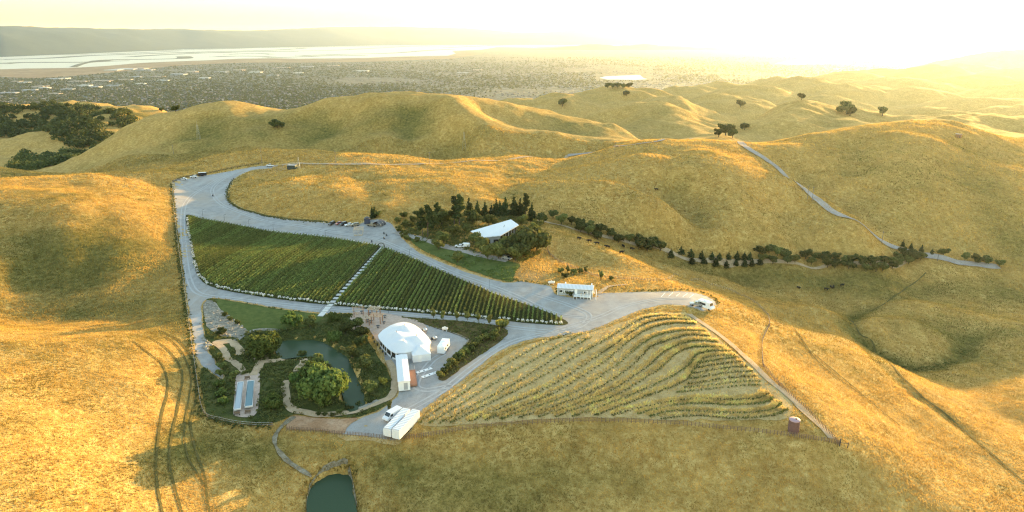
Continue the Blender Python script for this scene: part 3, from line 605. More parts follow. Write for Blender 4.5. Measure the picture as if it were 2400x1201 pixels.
def leaves(pts, nrm, size, seed=0, el=1.0):
    """one small quad per point, turned about its outward direction"""
    r = np.random.default_rng(seed); n = len(pts); d = nrm + r.normal(0, .55, (n,3)); d /= np.linalg.norm(d, axis=1)[:,None] + 1e-9
    t = np.cross(d, r.normal(0, 1, (n,3))); t /= np.linalg.norm(t, axis=1)[:,None] + 1e-9; b = np.cross(d, t)
    s = size * r.uniform(.6, 1.35, n)[:,None]
    V = np.stack([pts - t*s - b*s*.6*el, pts + t*s*.5 - b*s*el, pts + t*s + b*s*.7*el, pts - t*s*.4 + b*s*el], 1).reshape(-1, 3)
    return V, np.arange(4*n).reshape(n, 4)
def crown_pts(blobs, n, seed=0, shell=.62):
    r = np.random.default_rng(seed); w = np.array([b[1][0]*b[1][2] for b in blobs]); w = w / w.sum(); P_, N_ = [], []
    for (c, rad), k in zip(blobs, (w*n).astype(int)):
        d = r.normal(0, 1, (k,3)); d /= np.linalg.norm(d, axis=1)[:,None]; q = r.uniform(shell, 1.06, k)[:,None]
        bump_ = 1 + .22 * np.sin(d[:,:1]*7 + seed) * np.cos(d[:,1:2]*6 + 2*seed) 
        P_.append(np.array(c) + d*np.array(rad)*q*bump_); N_.append(d)
    return np.concatenate(P_), np.concatenate(N_)
def limbs(h, r, tips):
    b = MB(); b.cyl((0,0,-.4), (0,0,h*.6), r, r*.7, 7)
    for t in tips: b.cyl((0,0,h*.45), t, r*.5, r*.18, 5)
    return b
PROTO = {}
def proto(key, name, blobs, n, size, mat, th, tr, seed, tips=None, shell=.62, single=False, el=1.0):
    P_, N_ = crown_pts(blobs, n, seed, shell); P_[:,2] = np.maximum(P_[:,2], .05); V, F = leaves(P_, N_, size, seed, el)
    if single: root = mesh_np(name, V, F, mat)
    else:
        root = bpy.data.objects.new(name, None); COL.objects.link(root)
        limbs(th, tr, tips if tips else [tuple(np.array(b[0]) * np.array([.8,.8,.95])) for b in blobs[:5]]).obj('trunk', 'bark', root)
        mesh_np('crown', V, F, mat, parent=root)
        kids(root)
    PROTO.setdefault(key, []).append([root, False])
def rb(seed, n, R_, h, zc, fl=.75):          # irregular round crown: blobs about a centre
    r = np.random.default_rng(seed); out = [((r.normal(0,.1)*R_,r.normal(0,.1)*R_,zc), (R_*.56, R_*.56, h*.42))]
    for k in range(n):
        a = k * 2*math.pi/n + r.uniform(-.4,.4); q = R_ * r.uniform(.38,.78); s = R_ * r.uniform(.26,.52)
        out.append(((q*math.cos(a), q*math.sin(a), zc + h*r.uniform(-.22,.36)), (s, s, s*fl)))
    return out
for sd in (1, 2, 3, 41, 42, 43): proto('oak', 'oak_tree', rb(sd, 7, 3.4, 4.6, 3.2), 1500, .30, 'leaf_oak', 3.0, .28, sd)
for sd in (4, 5, 44, 45): proto('olive', 'leafy_tree', rb(sd, 7, 3.2, 4.4, 3.0), 1500, .28, 'leaf_olive', 2.8, .22, sd)
for sd in (6, 7): proto('willow', 'willow_tree', rb(sd, 12, 5.4, 6.2, 4.0, .95), 4200, .34, 'leaf_willow', 4.2, .42, sd, el=1.3)
def cone_blobs(h, r, sd, k=8):
    g = np.random.default_rng(sd); out = []
    for i in range(k):
        t = i/(k-1); rr_ = r*(1-t)**.8 + .18
        for j in range(3 if t < .7 else 1):
            a = g.uniform(0, 6.28); o = rr_*.38 if t < .7 else 0
            out.append(((o*math.cos(a), o*math.sin(a), .9 + t*(h-1.2)), (rr_*.78, rr_*.78, h/k*.8)))
    return out
for sd in (8, 9, 46, 47): proto('conifer', 'conifer_tree', cone_blobs(8, 2.1, sd), 1300, .26, 'leaf_conifer', 7, .2, sd, tips=[(0,0,7.5)], shell=.4)
def pine_blobs(sd):
    g = np.random.default_rng(sd); out = []
    for i in range(9):
        a = g.uniform(0,6.28); z_ = 4.6 + i*.85; q = 1.5*(1-(i/11)**2); out.append(((q*math.cos(a), q*math.sin(a), z_), (1.35,1.35,.95)))
    out.append(((0,0,12.6), (1.1,1.1,1.0))); return out
for sd in (10, 11): proto('pine', 'pine_tree', pine_blobs(sd), 1700, .30, 'leaf_conifer', 11, .26, sd, shell=.3)
for sd in (12, 13): proto('shrub', 'shrub', rb(sd, 6, 1.25, 1.6, .8, .85), 420, .17, 'leaf_olive', 1, .1, sd, single=True)
proto('greenshrub', 'shrub', rb(14, 6, 1.25, 1.6, .8, .85), 420, .17, 'leaf_willow', 1, .1, 14, single=True)
proto('darkshrub', 'shrub', rb(15, 6, 1.2, 1.6, .8, .85), 420, .17, 'leaf_oak', 1, .1, 15, single=True)
proto('yellow', 'flowering_shrub', rb(16, 6, 1.2, 1.8, .9, .85), 420, .17, 'leaf_yellow', 1, .1, 16, single=True)
proto('upright', 'young_tree', rb(17, 5, .95, 2.6, 1.7, 1.2), 420, .16, 'leaf_olive', 1.5, .07, 17)
cyc = {}
def plant(key, u, v, s, label, cat='tree', group=None, sz=1.0, up=0, pos=None):
    L = PROTO[key]; cyc[key] = cyc.get(key, -1) + 1; e = L[cyc[key] % len(L)]
    p = pos if pos is not None else G(u, v, up); rz = random.uniform(0, 6.28); sc = (s*random.uniform(.93,1.07), s*random.uniform(.93,1.07), s*sz)
    if not e[1]:
        r = e[0]; e[1] = True; r.location = p; r.rotation_euler = (0,0,rz); r.scale = sc
        tag(r, label, cat, group)
        if group is None and 'group' in r: del r['group']
    else:
        r = dup(e[0], p, rz, sc, label, group); r['category'] = cat
        if group is None and 'group' in r: del r['group']
    return r
# trees along the lane in the valley : far side and near side
far = [(1296,512),(1316,527,1.25),(1339,527),(1360,535,1.15),(1384,541,1.1),(1406,546),(1432,556),(1475,568),(1500,575,1.25),(1527,583,1.2),(1548,588,1.2)]
farc = [(1596,597),(1619,603),(1644,607),(1668,609),(1686,611),(1707,609),(1727,610),(1744,610),(1757,610)]
near = [(1360,545,1.1),(1380,552,1.1),(1400,562,1.0),(1450,569,1.1),(1497,585,1.1),(1517,589,.9)]
nearc = [(1572,604),(1622,619),(1650,620),(1676,625),(1702,629),(1724,624),(1745,625),(1762,624),(1780,621)]
clu = [(1779,596),(1802,594),(1822,600),(1787,616),(1811,619),(1840,607),(1846,618),(1863,616)]
z6 = lambda l: [(1700+a/3.43, 420+b/3.43) for a, b in l]
mid = z6([(645,640),(720,650),(690,690),(800,665),(880,655),(820,712),(880,717),(960,680),(1020,672),(990,722)])
end = z6([(1100,690),(1150,690),(1190,690),(1130,745),(1210,745),(1265,738),(1270,680),(1330,690),(1340,722),(1390,705),(1380,655),(1440,650),(1470,685),(1430,610),(1490,625),(1520,655),(1570,655)])
bey = z6([(1425,545),(1490,570),(1575,585),(1660,608)]); last = z6([(1750,615),(1925,655),(2015,672),(2100,685),(2200,706)])
def srow(L, key, fmt, grp, s0, sz=1.0):
    for i, q in enumerate(sorted(L)): plant(('olive' if key == 'oak' and i % 3 == 1 else key), q[0], q[1], s0*(q[2] if len(q) > 2 else 1)*random.uniform(.9,1.1), fmt.format(ordn(i)), 'tree', grp, sz)
srow(far, 'oak', '{} dark round tree from the white-roofed house along the uphill side of the valley lane', 'round trees along the valley lane', .92)
srow(near, 'oak', '{} dark round tree from the house on the downhill side of the valley lane', 'round trees along the valley lane', .92)
srow(farc, 'conifer', '{} small conifer from the left on the uphill side of the valley lane', 'conifers along the valley lane', .92, .68)
srow(nearc, 'conifer', '{} small conifer from the left on the downhill side of the valley lane', 'conifers along the valley lane', .92, .68)
srow(clu, 'oak', '{} tree from the left in the dense clump halfway along the valley lane', 'clump of trees halfway along the lane', .95)
srow(mid, 'oak', '{} tree from the left in the loose group just right of the dense clump', 'loose group of lane trees', .92)
srow(end, 'oak', '{} tree from the left in the thick belt where lane meets asphalt road', 'belt of trees at the road junction', .95)
srow(bey, 'conifer', '{} small conifer above the asphalt road right of the junction', 'conifers above the road junction', .6, .95)
srow(last, 'oak', '{} round tree along the far right end of the asphalt road', 'trees at the right end of the road', .9)
# trees round the white-roofed house
z4 = lambda a, b: (740 + a/3.337, 440 + b/3.337)
for i, (a, b, s) in enumerate([(1200,215,.95),(1265,225,.85),(1325,228,.85),(1375,228,.7),(1412,222,.95),(1440,226,.85),(1485,222,1.05),(1550,222,1.15),(1600,225,1.0),(1690,265,1.05)]):
    plant('conifer', *z4(a, b), s*1.28, f'{ordn(i)} dark conifer from the left in the row behind the white-roofed house', 'tree', 'conifers behind the house')
for i, (a, b, s) in enumerate([(835,388,.95),(878,388,1.05),(955,300,.8),(1085,312,1.05),(1125,312,1.1),(1640,250,.95)]):
    plant('pine', *z4(a, b), s*1.15, f'{ordn(i)} tall bare-stemmed pine from the left beside the white-roofed house', 'tree', 'tall pines by the house')
for i, (a, b, s) in enumerate([(805,240,.62),(690,245,.55),(985,300,1.35),(1230,285,1.0),(1355,300,.85),(1770,290,.85),(760,275,.5),(920,330,.8)]):
    plant('oak', *z4(a, b), s*1.3, f'{ordn(i)} dark rounded tree from the left on the upper side of the house garden' if False else ['small dark tree standing alone left of the tall pines','small dark tree beside the car shelter lawn','broad dark tree left of the tallest pines','flat-topped dark tree behind the left end of the house roof','dark round tree just behind the white house roof','dark bushy tree at the start of the valley lane','low dark tree between yellow-green shrubs and pines','dark tree under the paired bare-stemmed pines'][i], 'tree')
for i, (a, b, s, lb) in enumerate([(1080,390,1.35,'big olive-green tree left of the white roof\'s low end'),(1180,350,.9,'olive tree hard against the left end of the white roof'),(1240,440,1.15,'olive tree in front of the white roof, below its lower edge'),(1000,440,.95,'olive tree beside the house drive, left of the big olive-green one'),(960,485,.75,'low olive tree at the bend of the house drive'),(1300,500,1.05,'leafy tree below the house between the two pale clearings'),(1110,590,.75,'low leafy tree on the green bank below the house drive'),(1430,560,1.2,'leafy tree in the middle of the thicket below the house'),(1345,560,1.0,'leafy tree at the lower edge of the thicket below the house'),(1480,460,1.0,'leafy tree just below the glazed house front'),(1560,575,1.0,'leafy tree at the lower right of the thicket, above mown ground'),(1545,480,.9,'leafy tree squeezed between glazed front and large dark oak'),(1610,290,.8,'sunlit yellowish tree behind the right corner of the house'),(1700,345,1.05,'sunlit yellowish tree right of the house roof corner'),(1735,330,.8,'sunlit tree at the top of the golden field fence')]):
    plant('olive', *z4(a, b), s*(.85 if 'roof' in lb or 'glazed' in lb or 'front' in lb else 1.2), lb, 'tree')
for (a, b, s, lb) in [(1670,530,2.0,'largest dark oak, right of the glazed house front'),(1600,560,1.1,'dark oak at the foot of the largest oak'),(1730,500,1.2,'dark oak on the golden field side of the largest oak'),(1510,540,1.1,'dark oak left of the largest oak, in the thicket')]:
    plant('oak', *z4(a, b), s*1.3, lb, 'tree')
HT = True
for i, (a, b, s) in enumerate([(640,275,1.6),(700,305,2.0),(660,345,1.8),(690,385,1.9),(740,310,1.5),(720,415,1.6),(760,345,1.2),(790,425,1.3)]):
    plant('shrub', *z4(a, b), s, f'{ordn(i)} yellow-green shrub from the top at the entrance to the house drive', 'shrub', 'shrubs at the house drive')
for i, (u, v, s, k) in enumerate([(873,512,.8,'conifer'),(878,508,.75,'conifer'),(866,516,.8,'darkshrub'),(886,510,.7,'olive')]):
    plant(k, u, v, s, ['conifer behind the parked cars, left of a pair','taller conifer behind the parked cars, right of a pair','dark bush at the foot of the conifers by the cars','small leafy tree beside the dark car shelter'][i], 'tree')
# garden round the pond
z5 = lambda a, b: (430 + a/3.64, 680 + b/3.64)
for (a, b, s, lb) in [(690,560,.95,'wide light green willow at the top left of the pond'),(1210,950,1.18,'largest bright green willow, below the pond'),(1090,760,.62,'bright green willow at the upper left of the largest willow'),(930,310,.62,'light green tree between lawn and the top of the pond')]:
    plant('willow', *z5(a, b), s, lb, 'tree')
for (a, b, s, k, lb) in [(1080,320,.9,'olive','olive tree on the upper pond bank, left of the white steps'),(1290,270,.8,'willow0','leafy green tree at the foot of the white steps'),(1290,440,.85,'willow0','bright green tree on the right pond bank below the steps'),(1380,380,.95,'oak','dark tree left of the patio pergolas'),(1470,340,1.0,'oak','dark tree hard by the patio edge'),(1520,400,.9,'oak','dark tree below the patio seating corner'),(1440,590,1.0,'olive','olive tree on the right bank of the pond narrows'),(1550,690,1.0,'olive','olive tree on the right pond bank facing the largest willow'),(1600,890,.9,'olive','olive tree at the lower right corner of the pond'),(1520,470,.75,'oak','round dark bush-like tree beside the patio path'),(1000,850,.8,'willow0','green tree at the left flank of the largest willow'),(960,790,.7,'willow0','green tree by the lower garden path'),(770,1010,.95,'willow0','spreading green tree right of the swimming pools'),(1150,640,.75,'olive','olive tree at the pond edge above the largest willow'),(1020,580,.6,'olive','small tree on the point jutting into the pond'),(300,610,.7,'olive','olive tree beside the left garden track'),(330,680,.6,'olive','lower olive tree beside the left garden track'),(320,740,.55,'olive','third olive tree down the left garden track'),(440,760,.6,'olive','olive tree above the head of the swimming pools'),(335,385,.6,'oak','dark bush-like tree at the foot of the rubble slope'),(560,570,.5,'olive','small olive tree inside the garden path loop')]:
    if k == 'willow0': plant('willow', *z5(a, b), s*.5, lb, 'tree')
    else: plant(k, *z5(a, b), s*.8, lb, 'tree')
for i, (a, b) in enumerate([(313,830),(330,905),(342,975)]): plant('greenshrub', *z5(a, b), 1.35, ['topmost','middle','lowest'][i] + ' of three light green round shrubs left of the pools', 'shrub', 'three round shrubs by the pools')
for i, (a, b) in enumerate([(350,225),(398,262),(462,292)]): plant('darkshrub', *z5(a, b), .85, ['uppermost','middle','lowest'][i] + ' of three small dark bushes between rubble and lawn', 'shrub', 'three dark bushes on the lawn edge')
for i, (a, b) in enumerate([(1152,1070),(1203,1075),(1270,1080)]): plant('darkshrub', *z5(a, b), .55, ['left','middle','right'][i] + ' one of three small dark bushes beside the lower garden path', 'shrub', 'three bushes on the lower path')
for i, (a, b) in enumerate([(1335,1050),(1425,1030),(1498,1000),(1590,965)]): plant('darkshrub', *z5(a, b), .85, f'{ordn(i)} dark bush from the left lining the kerb of the lower yard', 'shrub', 'bushes lining the yard kerb')
plant('yellow', 899, 900, 1.25, 'bright yellow flowering shrub between pond and shed', 'shrub')
plant('upright', 914, 961, 1.0, 'spindly young tree alone on the gravel above the white van', 'tree')
# planted wedge beside the yard
z6b = lambda a, b: (780 + a/3.43, 700 + b/3.43)
for i, (a, b) in enumerate([(810,160),(888,170),(995,178),(1082,180),(1168,190),(1260,205)]): plant('upright', *z6b(a, b), 1.25, f'{ordn(i)} young tree from the left along the lower vineyard road', 'tree', 'young trees along the lower road')
plant('yellow', *z6b(1345,225), 1.7, 'sunlit yellow shrub, at the right tip of the planted wedge', 'shrub'); plant('shrub', *z6b(1375,235), 1.6, 'sunlit shrub beside the yellow one at the wedge tip', 'shrub')
for i, (a, b) in enumerate([(1222,295),(1312,290),(1242,330),(1290,335),(1180,350),(1155,385),(1110,420),(1080,440),(1030,480),(1000,505),(965,540),(930,570),(900,600),(870,635)]): plant('shrub' if i % 3 else 'darkshrub', *z6b(a, b), random.uniform(1.1,1.5), f'{ordn(i)} shrub from the top along the hedge between yard and gravel road', 'shrub', 'hedge shrubs of the planted wedge')
# by the grey cabin
for i, (u, v, s, k, lb) in enumerate([(1314,640,1.2,'shrub','rounded bush left of a thicket behind the grey cabin'),(1330,640,1.1,'upright','young tree behind the left half of the grey cabin'),(1345,645,1.4,'shrub','sunlit bush directly behind the grey cabin'),(1325,652,1.3,'darkshrub','dark bush close behind the grey cabin roof'),(1360,640,1.2,'shrub','bush behind the middle of the grey cabin'),(1372,640,1.1,'upright','young tree behind the right half of the grey cabin'),(1408,657,1.5,'upright','young tree alone on the grass right of the grey cabin'),(1432,657,.9,'darkshrub','small dark bush on golden grass near a fence')]):
    plant(k, u, v, s, lb, 'tree' if k == 'upright' else 'shrub')
for i, (u, v, s) in enumerate([(1309,688,1.1),(1318,690,1.2),(1327,691,1.2),(1336,694,1.1)]): plant('darkshrub', u, v, s, f'{ordn(i)} dark shrub from the left along the front wall of the grey cabin', 'shrub', 'shrubs under the cabin wall')
# oaks on the farther hills
for (u, v, s, Y, lb) in [(1700,318,2.2,None,'largest dark oak in the saddle beside the hilltop road bend'),(1684,322,1.6,None,'dark oak left of the saddle group by the hilltop road'),(1716,324,1.7,None,'dark oak lowest in the saddle group by the hilltop road'),(1745,305,1.7,None,'spreading oak right of the saddle group'),(1690,305,1.4,None,'smaller oak at the back of the saddle group'),(1984,268,3.0,None,'big oak on the right shoulder of the domed hill'),(1992,272,2.0,None,'oak beside the big one on the domed hill shoulder'),(2068,272,2.2,None,'oak on the small knoll right of the domed hill'),(1318,250,3.4,None,'hazy oak at the foot of the far left dome'),(1468,225,2.6,None,'hazy oak on the flank below the wooded crest'),(1735,252,3.2,None,'hazy oak in the hollow between two domed hills'),(650,300,1.5,None,'low dark thicket alone on the big shaded hill'),(642,300,1.1,None,'smaller part-dead bush beside the thicket on the shaded hill'),(661,301,1.1,None,'bush at the right of the thicket on the shaded hill'),(1878,235,1.8,None,'tiny oak on the very crest of the domed hill'),(379,262,1.3,None,'tiny oak on the bright green ridge at far left'),(412,263,1.3,None,'tiny oak where the bright ridge meets the big hill'),(14,252,1.6,None,'lone oak on the crest at the far left edge')]:
    plant('oak', u, v, s, lb, 'tree')
for i, u in enumerate([1424,1436,1448,1460,1474]): plant('oak', u, 207 + i % 2, 2.6, f'{ordn(i)} oak from the left on the wooded crest of the far dome', 'tree', 'oaks on the far wooded crest')
# leftovers of the kinds that were never placed
for L in PROTO.values():
    for e in L:
        if not e[1]:
            for ch in KIDS.get(e[0].name, []): bpy.data.objects.remove(ch)
            bpy.data.objects.remove(e[0])
# ---------------------------------------------------------------- uncountable growth : one object each
def in_img(x, y, z):
    d = y*cp + (CAMZ-z)*sp_; return CX + FPX*x/d
def scatter(pl, dens, avoid=()):
    c = np.array(pl); x0, y0 = c.min(0); x1, y1 = c.max(0); n = int((x1-x0)*(y1-y0)*dens); x = rng.uniform(x0,x1,n); y = rng.uniform(y0,y1,n)
    k = inpoly(x, y, pl)
    for a in avoid: k &= ~inpoly(x, y, a)
    return x[k], y[k]
def clumps(name, label, cat, x, y, r, h, k, size, mat, seed, off=.1):
    g = np.random.default_rng(seed); n = len(x); s = g.uniform(.5, 1.25, n)
    d = g.normal(0,1,(n,k,3)); d /= np.linalg.norm(d, axis=2)[...,None]; d[...,2] = np.abs(d[...,2])
    P_ = np.stack([x, y, H(x, y) + off], 1)[:,None] + d * np.stack([r*s, r*s, h*s], 1)[:,None] * g.uniform(.6,1.05,(n,k,1))
    V, F = leaves(P_.reshape(-1,3), d.reshape(-1,3), size, seed)
    return tag(mesh_np(name, V, F, mat), label, cat, None, 'stuff')
PATHS = [poly((498,802),(520,797),(556,802),(568,820),(560,838),(548,815),(530,820),(540,842),(570,862),(560,872),(535,850),(518,826)), POOLDECK, poly((590,880),(606,848),(650,842),(685,838),(685,846),(625,853),(600,882)), poly((664,893),(678,893),(682,955),(720,965),(860,950),(925,920),(930,935),(860,966),(720,976),(668,955))]
av = [LAWN, RUB, POND, PATIO] + PATHS
x, y = scatter(GARDEN, .62, av); k = fbm(x, y, 9, 5) > -.25
clumps('garden_planting', 'low dark green planting filling the beds round the pond', 'ground cover', x[k], y[k], .75, .75, 22, .15, 'leaf_olive', 21, .2)
x, y = scatter(GARDEN, .3, av); k = fbm(x, y, 12, 8) > .05
clumps('garden_grass', 'lighter green tufts mixed into the garden beds', 'ground cover', x[k], y[k], .6, .7, 18, .14, 'leaf_willow', 22, .2)
x, y = scatter(ISLAND, 1.0); clumps('wedge_scrub', 'brownish scrub covering the planted wedge beside the yard', 'ground cover', x, y, .5, .35, 12, .13, 'leaf_olive', 23, .2)
x, y = scatter(BANK, .5); k = fbm(x, y, 10, 3) > 0; clumps('bank_growth', 'weedy green growth on the bank below the house', 'ground cover', x[k], y[k], .7, .6, 16, .16, 'leaf_willow', 24, .2)
GROVE = poly((945,528),(985,505),(1040,500),(1110,505),(1180,498),(1225,500),(1262,530),(1276,575),(1262,600),(1225,615),(1185,610),(1120,598),(1060,584),(1000,566),(955,546))
HOUSEP = poly((1098,550),(1197,528),(1222,545),(1178,572),(1125,570))
x, y = scatter(GROVE, .62, [HOUSEP, poly((930,545),(985,558),(1040,576),(1120,596),(1192,611),(1190,618),(1110,604),(1035,584),(975,566),(930,550))]); k = fbm(x, y, 11, 12) > -.2; clumps('grove_undergrowth', 'green undergrowth filling the grove round the house', 'ground cover', x[k], y[k], 1.0, 1.0, 22, .19, 'leaf_olive', 71, .2)
L = smooth_line(poly((2010,735),(1993,762),(2012,792),(2052,827),(2110,860),(2180,863),(2245,840),(2276,802),(2290,776)), .7); L = np.concatenate([L + rng.normal(0, 1.1, L.shape) for _ in range(2)]); k = fbm(L[:,0], L[:,1], 14, 5) > .1; L = L[k]
clumps('gully_scrub', 'dark scrub growing along the curved gully on the right', 'ground cover', L[:,0], L[:,1], .7, .3, 10, .17, 'leaf_olive', 72)
L = smooth_line(poly((404,432),(408,470),(414,530),(424,610),(436,700),(448,780),(460,850),(470,920),(480,972),(530,992),(580,1002),(640,1003)), .55); L = L + rng.normal(0, .55, L.shape) + np.array([-.7, 0])
clumps('fence_weeds', 'strip of rough dark weeds along the left boundary fence', 'ground cover', L[:,0], L[:,1], .6, .65, 14, .16, 'leaf_oak', 25)
L = np.concatenate([smooth_line(poly(*q), .6) for q in [((548,420),(536,440),(532,462),(542,478),(566,492),(612,505),(662,514),(722,520),(772,523)), ((406,426),(470,409),(520,400),(560,392),(612,384),(650,380)), ((1480,684),(1560,681),(1630,683),(1672,698),(1682,712)), ((1205,656),(1225,660),(1290,668))]]); L = L + rng.normal(0, .5, L.shape)
clumps('bank_weeds', 'dark weeds on the cut bank edging the gravel lots', 'ground cover', L[:,0], L[:,1], .55, .6, 12, .17, 'leaf_olive', 26)
W1 = [PT(u, v, Y)[:2] for u, v, Y in [(-60,268,1180),(60,262,1200),(150,262,1200),(205,258,1190),(255,262,1150),(300,268,1130),(322,282,1000),(300,300,930),(250,330,860),(180,352,840),(120,330,930),(-60,318,990)]]
x, y = scatter(W1, .011); k = fbm(x, y, 60, 4) > -.22; x, y = x[k], y[k]
clumps('oak_wood', 'dark oak wood filling the canyon slope at far left', 'wood', x, y, 7, 7.5, 70, 1.1, 'leaf_oak', 27, 1.5)
W2 = [PT(u, v, Y)[:2] for u, v, Y in [(20,392,760),(60,398,740),(120,398,720),(160,385,740),(190,350,840),(170,345,860),(110,352,840),(40,355,840)]]
x, y = scatter(W2, .017); clumps('oak_wood', 'dark oak wood in the canyon bottom at far left', 'wood', x, y, 6, 7, 80, 1.0, 'leaf_oak', 28, 1)
# ---------------------------------------------------------------- main vineyard : one object per trellised row
DIR = np.array([.066, 1.0]); DIR /= np.linalg.norm(DIR); PER = np.array([DIR[1], -DIR[0]]); VP = np.array(VINE)
step0, step1 = np.array(hxy(758, 735)), np.array(hxy(896, 583)); sc0 = float(((step0+step1)/2) @ PER)
cs = VP @ PER; rows = []
sp = 1.66; k0 = math.ceil((cs.min() - sc0) / sp); k1 = math.floor((cs.max() - sc0) / sp)
ROSES = []
for k in range(k0, k1 + 1):
    c0 = sc0 + k * sp
    if abs(k) < 1: continue
    ts = []
    for i in range(len(VP)):
        a, b = VP[i] @ PER - c0, VP[(i+1) % len(VP)] @ PER - c0
        if (a > 0) != (b > 0): q = a / (a-b); ts.append(float((VP[i] + (VP[(i+1) % len(VP)] - VP[i])*q) @ DIR))
    if len(ts) < 2: continue
    t0, t1 = min(ts) + 1.6, max(ts) - 1.2
    if t1 - t0 < 3: continue
    rows.append((k, c0, t0, t1)); ROSES.append((c0, t0 - 1.0, t1 + .9, k))
nl = sum(1 for r in rows if r[0] < 0)
for i, (k, c0, t0, t1) in enumerate(rows):
    n = int((t1-t0) * 17); t = rng.uniform(t0, t1, n); hh = rng.beta(2.2, 1.6, n) * 1.35 + .25; gap = vnoise(t*.55, np.full(n, k*3.1), 3) + rng.uniform(-.1,.1,n)
    kp = (gap > -.55); hh = np.where(kp, hh, .25 + rng.uniform(0,.25,n)); w = rng.normal(0, .17, len(t)) * (1.15 - .35*hh/1.6)
    xy = PER[None]*(c0 + w)[:,None] + DIR[None]*t[:,None]; top = 1 + .22*vnoise(t*.8, np.full(len(t), k*1.7), 5)
    P_ = np.column_stack([xy, H(xy[:,0], xy[:,1]) + .2 + hh*top]); N_ = np.column_stack([PER[None]*np.sign(w)[:,None], np.full(len(w), .7)])
    te = np.arange(t0, t1, .16); xe = PER[None]*c0 + DIR[None]*te[:,None]; P_ = np.concatenate([P_, np.column_stack([xe, H(xe[:,0], xe[:,1]) + .5])]); N_ = np.concatenate([N_, np.tile([PER[0], PER[1], .7], (len(te),1))])
    V, F = leaves(P_, N_, .18, 1000 + i)
    side = (f'{ordn(-k-1)} trellised vine row to the left of the white steps' if k < 0 else f'{ordn(k-1)} trellised vine row to the right of the white steps')
    tag(mesh_np('vine_row', V, F, 'leaf_vine'), side, 'vine row', 'trellised rows of the green vineyard')
def multi(name, parts, parent=None):
    Vs, Fs, Ms, n = [], [], [], 0
    for j, (V, F, mt) in enumerate(parts): Vs.append(V); Fs.append(F + n); Ms += [j]*len(F); n += len(V)
    o = mesh_np(name, np.concatenate(Vs), np.concatenate(Fs), parts[0][2], parent=parent)
    for p in parts[1:]: o.data.materials.append(MATS[p[2]])
    o.data.polygons.foreach_set('material_index', np.array(Ms, np.int32)); return o
M('rose_petal', (.80,.77,.72), .7, .1)
Pr, Nr = crown_pts(rb(31, 5, .62, .9, .55, .9), 90, 31, .5); Vr, Fr = leaves(Pr, Nr, .13, 31)
Pq, Nq = crown_pts(rb(32, 5, .68, .95, .68, .9), 60, 32, .9); Vq, Fq = leaves(Pq, Nq, .12, 32)
rose = multi('rose_bush', [(Vr, Fr, 'leaf_vine'), (Vq, Fq, 'rose_petal')]); first = True
for (c0, ta, tb, k) in ROSES:
    for t, end_ in ((ta, 'lower'), (tb, 'upper')):
        if rng.uniform() < (.06 if end_ == 'lower' else .22): continue
        p = PER*c0 + DIR*(t + rng.normal(0,.25)) ; o = rose if first else rose.copy()
        if not first: COL.objects.link(o)
        first = False; s = rng.uniform(.75,1.15) * (1.0 if end_ == 'lower' else .75); o.location = (p[0], p[1], h1(*p) + .12); o.scale = (s,s,s); o.rotation_euler = (0,0,rng.uniform(0,6))
        tag(o, f'white rose bush at the {end_} end of the {ordn(abs(k)-1)} vine row {"left" if k < 0 else "right"} of the steps', 'rose bush', 'white rose bushes at the vine row ends')
# ---------------------------------------------------------------- young vineyard on the slope : curving rows
z8 = lambda l: [(900 + a/2.182, 700 + b/2.182) for a, b in l]
CUR = [z8(l) for l in [
 [(180,640),(380,505),(560,380),(760,260),(950,180)],[(235,640),(440,515),(640,390),(850,270),(1010,185)],[(290,638),(500,530),(700,420),(900,290),(1060,200)],[(345,636),(560,530),(760,430),(1000,290),(1150,205),(1300,115),(1400,92),(1535,96)],
 [(440,632),(650,540),(850,450),(1080,305),(1200,225),(1330,135),(1440,108),(1560,113)],[(520,625),(720,550),(900,470),(1130,325),(1260,215),(1370,152),(1480,130),(1590,133)],[(600,620),(800,550),(1000,470),(1200,335),(1320,235),(1400,192),(1520,168),(1640,172)],[(690,612),(900,545),(1080,470),(1260,355),(1360,255),(1450,218),(1560,190),(1660,196)],
 [(790,608),(980,545),(1150,480),(1330,365),(1420,285),(1500,243),(1600,218),(1700,226)],[(880,606),(1050,545),(1200,490),(1400,370),(1480,295),(1560,257),(1650,250),(1740,258)],[(970,605),(1140,545),(1300,482),(1470,402),(1560,342),(1600,290),(1680,272),(1770,274)],[(1080,600),(1240,540),(1400,482),(1540,422),(1592,355),(1650,304),(1790,296)],
 [(1610,332),(1700,318),(1810,304)],[(1600,358),(1720,338),(1830,328)],[(1585,385),(1720,362),(1850,352)],[(1572,411),(1720,388),(1880,377)],[(1560,440),(1730,415),(1900,402)],[(1535,458),(1730,438),(1920,426)],[(1500,482),(1700,462),(1920,446)],
 [(1170,600),(1400,542),(1600,518),(1800,522),(1920,512),(1965,490)],[(1300,592),(1500,547),(1650,540),(1800,547),(1940,535),(1990,510)],[(1360,606),(1500,577),(1700,586),(1900,586),(2000,562),(2030,535)],[(1420,618),(1600,602),(1800,616),(1980,602),(2060,570)]]]
CURXY = [smooth_line(poly(*c), 1.0) for c in CUR]
